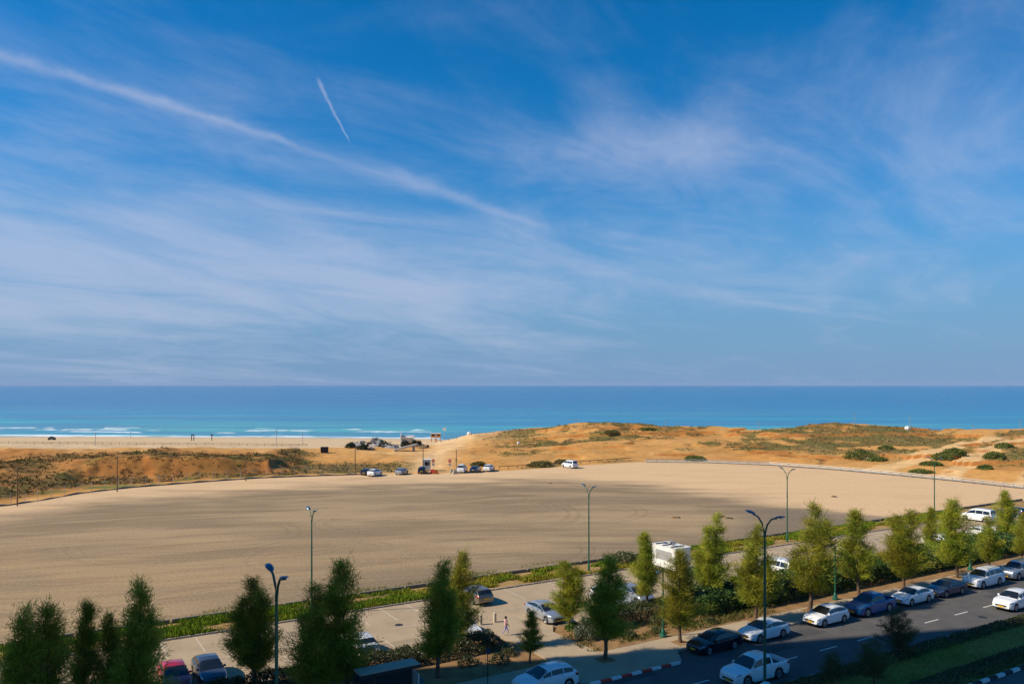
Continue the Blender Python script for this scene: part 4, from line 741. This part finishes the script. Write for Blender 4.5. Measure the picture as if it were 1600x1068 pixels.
q = G(665, 736); o = empty('guard_booth', (q.x, q.y+3, -.1), .1, 'small pale booth behind the black jeep like car', 'booth'); MB().box((0, 0, 1.3), (1.7, 1.7, 2.6)).build('wall', pm('booth_grey', (.42, .43, .42), .1), o); MB().box((0, 0, 2.68), (2.2, 2.2, .14)).build('roof', wht, o); MB().box((0, -.87, 1.7), (1.1, .04, .8)).build('window', glass, o); MB().box((.87, 0, 1.05), (.04, .8, 1.9)).build('door', galv, o)
for i, (px, py, c) in enumerate(((676, 739.5, red), (681, 740, pm('cone_orange', (.55, .14, .03), .1)), (707, 739, bol), (711, 740, bol))):
    q = G(px, py); o = empty('barrier_block', (q.x, q.y, .01), .2*i, ('red barrier block beside the booth sign', 'orange barrier block beside the black jeep like car', 'pale boulder block beside the tall mast', 'pale boulder block beside the white van like car')[i], 'barrier', 'road blocks at the beach road')
    MB().prism([(-.7, -.3), (.7, -.3), (.7, .3), (-.7, .3)], -.05, .3).build('foot', c, o); MB().box((0, 0, .62), (1.1, .3, .7), 0, .7).build('upright', c, o)
# dark kerb and mesh fence that bound the lot on the left
cp = [Vector((*(lambda q: (q.x, q.y+1.3))(G(x, float(np.interp(x, EX, EY)))), .0)) for x in np.linspace(-60, 575, 60)]
for c in cp: c.z = float(terr(c.x, c.y))
kb = MB(); vs = []
for i, c in enumerate(cp): vs += [(c.x, c.y-.3, c.z-.4), (c.x, c.y-.25, c.z+.26+.1*math.sin(i*1.7)), (c.x, c.y+.25, c.z+.26+.1*math.sin(i*1.7)), (c.x, c.y+.3, c.z-.4)]
kb.add(vs, [(i*4+j, (i+1)*4+j, (i+1)*4+j+1, i*4+j+1) for i in range(len(cp)-1) for j in range(3)]); tag(kb.build('boundary_kerb', pm('tarry_concrete', (.14, .13, .115), .5, .25, .9)), 'dark low kerb curving along the lot below the scrub bank', 'kerb')
fe = empty('mesh_fence', cp[0], 0, 'thin wire fence on posts along the dark boundary kerb', 'fence'); o0 = cp[0]; pmesh = MB().tube([(0, 0, -.3), (0, 0, 2.1)], .035, 6).mesh('post', galv)
for c in cp[::2]: link('post', pmesh, fe, c+Vector((0, .8, 0))-o0)
for h in (.9, 1.5, 2.05): MB().tube([c+Vector((0, .8, h))-o0 for c in cp[::2]], .012, 4).build('wire', galv, fe)
cr = [Vector((*(lambda q: (q.x, q.y+.2))(G(x, float(np.interp(x, EX, EY)))), 0)) for x in np.linspace(1010, 1720, 90)]
gr = empty('guard_rail', cr[0], 0, 'pale metal guard rail along the sandy far edge of the lot', 'railing'); pmesh = MB().box((0, 0, .35), (.12, .12, 1.1)).mesh('post', galv)
for c in cr[::2]: link('post', pmesh, gr, c-cr[0])
for h in (.55, .9): MB().tube([c+Vector((0, 0, h))-cr[0] for c in cr], .07, 6).build('rail', galv, gr)
wp = MB(); vs = []
for c in cr: vs += [(c.x, c.y+.4, .14), (c.x, c.y+3.4, .26)]
wp.add(vs, [(i*2, i*2+2, i*2+3, i*2+1) for i in range(len(cr)-1)]); struct(wp.build('path', pm('path_concrete', (.52, .43, .32), .12, .4, .9)))
lf = [PT(x, 722.5) for x in np.linspace(772, 985, 30)]; lf = [G(x, float(np.interp(x, EX, EY))-3) for x in np.linspace(780, 985, 30)]
lr = empty('log_rail', lf[0], 0, 'low dark rail along the sand behind the lone white van', 'railing')
for c in lf[::2]: MB().box((0, 0, .3), (.14, .14, .9)).build('post', wood, lr).location = c-lf[0]
MB().tube([c+Vector((0, 0, .7))-lf[0] for c in lf], .09, 6).build('rail', wood, lr)
# beach rope fence
bf = [PT(x, y) for x, y in zip(np.linspace(-40, 480, 40), np.linspace(693, 697.5, 40))]
rf = empty('beach_fence', bf[0], 0, 'low dark rope fence between scrub and pale beach', 'fence'); pmesh = MB().tube([(0, 0, -.3), (0, 0, 1.1)], .06, 6).mesh('post', wood)
for c in bf: link('post', pmesh, rf, c-bf[0])
for h in (.5, 1.): MB().tube([c+Vector((0, 0, h))-bf[0] for c in bf], .06, 5).build('rope', wood, rf)
cf = [PT(x, y) for x, y in zip(np.linspace(690, 935, 22), np.interp(np.linspace(690, 935, 22), [690, 740, 820, 930], [691, 681, 675, 668]))]
rf = empty('dune_fence', cf[0], 0, 'low post fence along the top of the orange dune', 'fence')
for c in cf: link('post', pmesh, rf, c-cf[0])
MB().tube([c+Vector((0, 0, .9))-cf[0] for c in cf], .05, 5).build('rope', wood, rf)
for px, py, h, lab in ((149, 696, 5, 'slim pole on the pale beach behind the scrub bank'), (204, 684, 3.2, 'thin post standing on the beach near the water'), (432, 697, 6, 'slim pole on the beach left of the debris'), (473, 697, 5, 'slim pole near the dark container')):
    q = PT(px, py); o = empty('beach_pole', q, 0, lab, 'pole'); MB().tube([(0, 0, -.4), (0, 0, h)], .09, 6).build('shaft', galv, o); MB().box((0, 0, h-.2), (.5, .1, .25)).build('head', galv, o)
for px, y1, y0, lab in ((1185, 671, 655, 'thin pale mast on the dune crest above the scrub'), (1335, 664, 645, 'thin pale mast rising from the highest dune'), (1422, 670, 648, 'tall pale mast beside the white block on the dune'), (1520, 672, 663, 'short pale mast on the dune crest'), (1594, 673, 654, 'thin pale mast above the sandy tracks'), (1041, 668, 655, 'thin mast on the scrub topped dune'), (900, 669, 653, 'thin mast on the bare orange dune')):
    q = PT(px, y1+1); h = (y1-y0)*q.y/F; o = empty('dune_mast', q, 0, lab, 'mast', 'masts on the dunes'); MB().tube([(0, 0, -.5), (0, 0, h)], [.10, .07], 6).build('shaft', galv, o); MB().box((0, 0, h), (.5, .12, .12)).build('head', galv, o)
for px, py, s, lab in ((810, 693, .9, 'white boulder beside the olive scrub patch'), (733, 679, 1.5, 'white block on the crest of the orange dune'), (1418, 670.5, 1.5, 'pale block beside the tall dune mast'), (1355, 717, .7, 'white stone in front of the big dune bush')):
    q = PT(px, py); mb = MB(); mb.lathe([(s*.5, -.2), (s*.62, s*.2), (s*.5, s*.6), (s*.15, s*.75)], 7); tag(mb.build('pale_boulder', wht), lab, 'boulder').location = q
q = PT(507, 707); o = empty('dark_container', q, .15, 'dark square container standing on the sand', 'container'); MB().box((0, 0, 1.0), (2.3, 1.6, 1.7)).build('box_body', pm('black_steel', (.025, .025, .03), .2), o)
for x in (-.8, .8): MB().box((x, 0, .05), (.2, 1.5, .4)).build('skid', dk, o)
for x in np.linspace(-1., 1., 5): MB().box((x, -.82, 1.), (.08, .06, 1.6)).build('rib', dk, o)
for px, lab in ((301, 'pair of dark posts on the beach by the water'), (331, 'dark post with a board on the beach by the water')):
    q = PT(px, 688); o = empty('beach_marker', q, 0, lab, 'post')
    for x in ((-.5, .6) if px == 301 else (0,)): MB().box((x, 0, 1.3), (.28, .28, 3.)).build('post', dk, o)
    MB().box((0, 0, 2.7), (1.5, .15, .5)).build('board', dk, o)
q = PT(81, 687); o = empty('beach_buggy', q, 0, 'black low vehicle standing on the pale beach', 'vehicle'); MB().box((0, 0, .8), (3.2, 1.6, .8), 0, .85).build('body', blk, o); MB().box((-.2, 0, 1.4), (1.5, 1.4, .6), 0, .8).build('cabin', dk, o)
for x in (-1.1, 1.1):
    for s in (-.75, .75): MB().lathe([(.2, -.12), (.42, -.12), (.42, .12), (.2, .12)], 14, 'y').build('wheel', rubber, o).location = (x, s, .4)
orange = pm('hut_orange', (.55, .22, .06), .15)
for px, lab in ((677, 'orange and white lifeguard stand nearer the debris'), (685, 'orange and white lifeguard stand nearer the dune')):
    q = PT(px, 690); o = empty('lifeguard_stand', q, 0, lab, 'lifeguard stand', 'lifeguard stands')
    for x in (-.8, .8):
        for y in (-.8, .8): MB().box((x, y, .6), (.16, .16, 2.)).build('leg', orange, o)
    MB().box((0, 0, 1.7), (2., 2., .2)).build('deck', wht, o); MB().box((0, 0, 2.6), (1.7, 1.7, 1.6)).build('cabin', orange, o); MB().box((0, 0, 3.5), (2.2, 2.2, .18)).build('roof', wht, o); MB().box((0, -.87, 2.8), (1.1, .05, .6)).build('window', glass, o)
q = PT(694, 688.5); o = empty('warning_flag', q, 0, 'white flag board on a thin post near the lifeguard stands', 'flag'); MB().tube([(0, 0, -.3), (0, 0, 5.4)], .06, 6).build('post', galv, o); MB().box((.1, 0, 4.6), (1.2, .06, 1.2)).build('board', wht, o)
# wreckage on the beach road: each heap is a thing, its slabs and beams are its parts
rd = random.Random(4); cream = pm('broken_plaster', (.48, .43, .36), .25, 1.5); greyc = pm('broken_concrete', (.27, .25, .24), .3, 1.2); tarp = pm('green_tarp', (.035, .10, .05), .25, 1.)
for px, py, w, h, n, ms, lab in ((562, 698, 5.5, 2.4, 26, (greyc, dk, cream), 'heap of grey broken concrete and beams nearest the container'), (590, 697, 6, 2.8, 26, (greyc, tarp, dk, wood), 'heap of wreckage topped by green sheeting'), (612, 699, 6, 1.6, 24, (cream, greyc, dk), 'flat spread of pale broken slabs'), (645, 696, 6, 2.6, 26, (dk, greyc, wood), 'dark heap of beams behind the leaning slab'), (575, 702, 4, 1.1, 14, (dk, wood, greyc), 'low dark rubble in front of the concrete heap'), (660, 700, 3.5, 1.2, 12, (dk, wood), 'small dark rubble heap by the beach road')):
    q = PT(px, py); o = empty('debris_heap', q, 0, lab, 'debris', 'debris heaps by the beach')
    for i in range(n):
        x = rd.uniform(-w, w)*.6; y = rd.uniform(-2.2, 2.2); z = rd.uniform(0, h)*(1-abs(x)/w); lng = rd.random() < .4
        MB().box((0, 0, 0), (rd.uniform(2, 3.6), .18, .18) if lng else (rd.uniform(.6, 1.9), rd.uniform(.5, 1.4), rd.uniform(.15, .8)), 0, rd.uniform(.75, 1)).build('beam' if lng else 'slab', rd.choice(ms), o)
        c = o.children[-1] if False else COL.objects[-1]; c.location = (x, y, z+.1); c.rotation_euler = (rd.uniform(-.5, .5), rd.uniform(-.5, .5), rd.uniform(0, 3.1))
    MB().lathe([(w*.62, -.4), (w*.5, h*.25), (w*.28, h*.55), (w*.05, h*.7)], 11).build('rubble_core', greyc if ms[0] != dk else soil, o)
for i, (px, py, rx, h) in enumerate(((548, 699, 2.2, 1.8), (587, 694, 2.6, 2.6), (600, 698, 2.4, 1.8), (634, 698, 2., 2.4), (650, 697, 2.2, 2.2), (567, 702, 1.8, 1.6))): bush(PT(px, py), rx, h, 650, .4, [(.025, .04, .02), (.04, .05, .025)], 'dark bush growing among the wreckage by the beach', 'dark bushes among the wreckage', 80+i, 'dark_bush', scrubm)
q = PT(634, 704); o = empty('leaning_slab', q, .3, 'long pale boat like slab lying tilted before the dark heap', 'slab'); sb = MB(); sb.prism([(-4, -.6), (3.2, -.8), (4.2, 0), (3.2, .8), (-4, .6)], 0, .5); x = sb.build('hull', cream, o); x.rotation_euler = (0, -.22, 0); x.location = (0, 0, .9); MB().box((-3., 0, .2), (.6, 1.2, 1.)).build('support', greyc, o); MB().box((2.6, 0, .7), (.6, 1.2, 2.)).build('support', greyc, o)
q = PT(635, 692); o = empty('ruined_kiosk', q, 0, 'white roofless kiosk frame standing behind the dark heap', 'kiosk'); MB().box((-2.2, 0, 1.9), (.4, 2.6, 4.2)).build('wall', wht, o); MB().box((.6, 1.2, 1.6), (5.2, .25, 3.2)).build('wall', wht, o); MB().box((.8, 0, 2.4), (5.2, 2.2, .2)).build('lintel', wht, o); MB().box((3, 0, 1.2), (.3, 2.4, 2.6)).build('post', wht, o)
# litter lying on the gravel
for i, (px, py, s, lab) in enumerate(((1054, 809, 1.1, 'dark strip of litter lying on the gravel beside smaller scraps'), (1131, 807, 1.3, 'dark tangled litter heap on the gravel'), (1141, 810, .8, 'small dark scrap beside the litter heap'), (1303, 776, .7, 'small dark scrap on the pale sandy lot'), (860, 755, .6, 'small scrap of litter on the gravel near the lone van'))):
    q = G(px, py); o = empty('litter_scrap', (q.x, q.y, .02), i, lab, 'litter')
    for j in range(4): b_ = MB().box((0, 0, 0), (s*rd.uniform(.4, 1.), s*rd.uniform(.2, .4), s*rd.uniform(.1, .35)), rd.uniform(0, 3), .6).build('scrap', blk if j % 2 else soil, o); b_.location = (rd.uniform(-s, s)*.6, rd.uniform(-s, s)*.4, .08)

# ------------------------------------------------------------------ sea air
hz = MB().box((0, 21000, 38), (130000, 46000, 110)).build('haze', pm('haze_tmp', (1, 1, 1)), None)
hm = bpy.data.materials.new('sea_haze'); hm.use_nodes = True; t = NT(hm.node_tree); v = t.n('ShaderNodeVolumePrincipled', inp={'Color': (.50, .68, 1.), 'Density': 2.8e-5, 'Anisotropy': .0})
t.nt.links.new(v.outputs[0], t.n('ShaderNodeOutputMaterial').inputs['Volume']); hz.data.materials.clear(); hz.data.materials.append(hm); hz['kind'] = 'stuff'; tag(hz, 'thin pale sea haze over the water towards the horizon', 'haze', None, 'stuff')
# ------------------------------------------------------------------ the tower beside the street that throws the long shade
XT, YT, HT = -43., 46.7, 82.
tw_ = empty('hotel_tower', (XT-6, YT-22, -.5), 0, 'tall pale hotel tower beside the street with rows of balconies', 'building')
plaster = pm('tower_plaster', (.52, .47, .40), .1, .3, .9)
MB().box((0, 0, HT/2), (12, 44, HT)).build('wall', plaster, tw_); MB().box((0, 0, HT+.4), (12.02, 44.02, .8)).build('parapet', conc, tw_)
wme = MB().box((0, 0, 0), (.12, 2.4, 1.9)).mesh('window', glass); bme = MB().box((0, 0, 0), (1.2, 4.0, 1.1)).mesh('balcony', conc)
for fl in range(1, 24):
    for k in range(7): link('window', wme, tw_, (6.02, -18.6+k*6.2, fl*3.4+1.6))
    for k in range(0, 7, 2): link('balcony', bme, tw_, (6.55, -18.6+k*6.2, fl*3.4+.3))
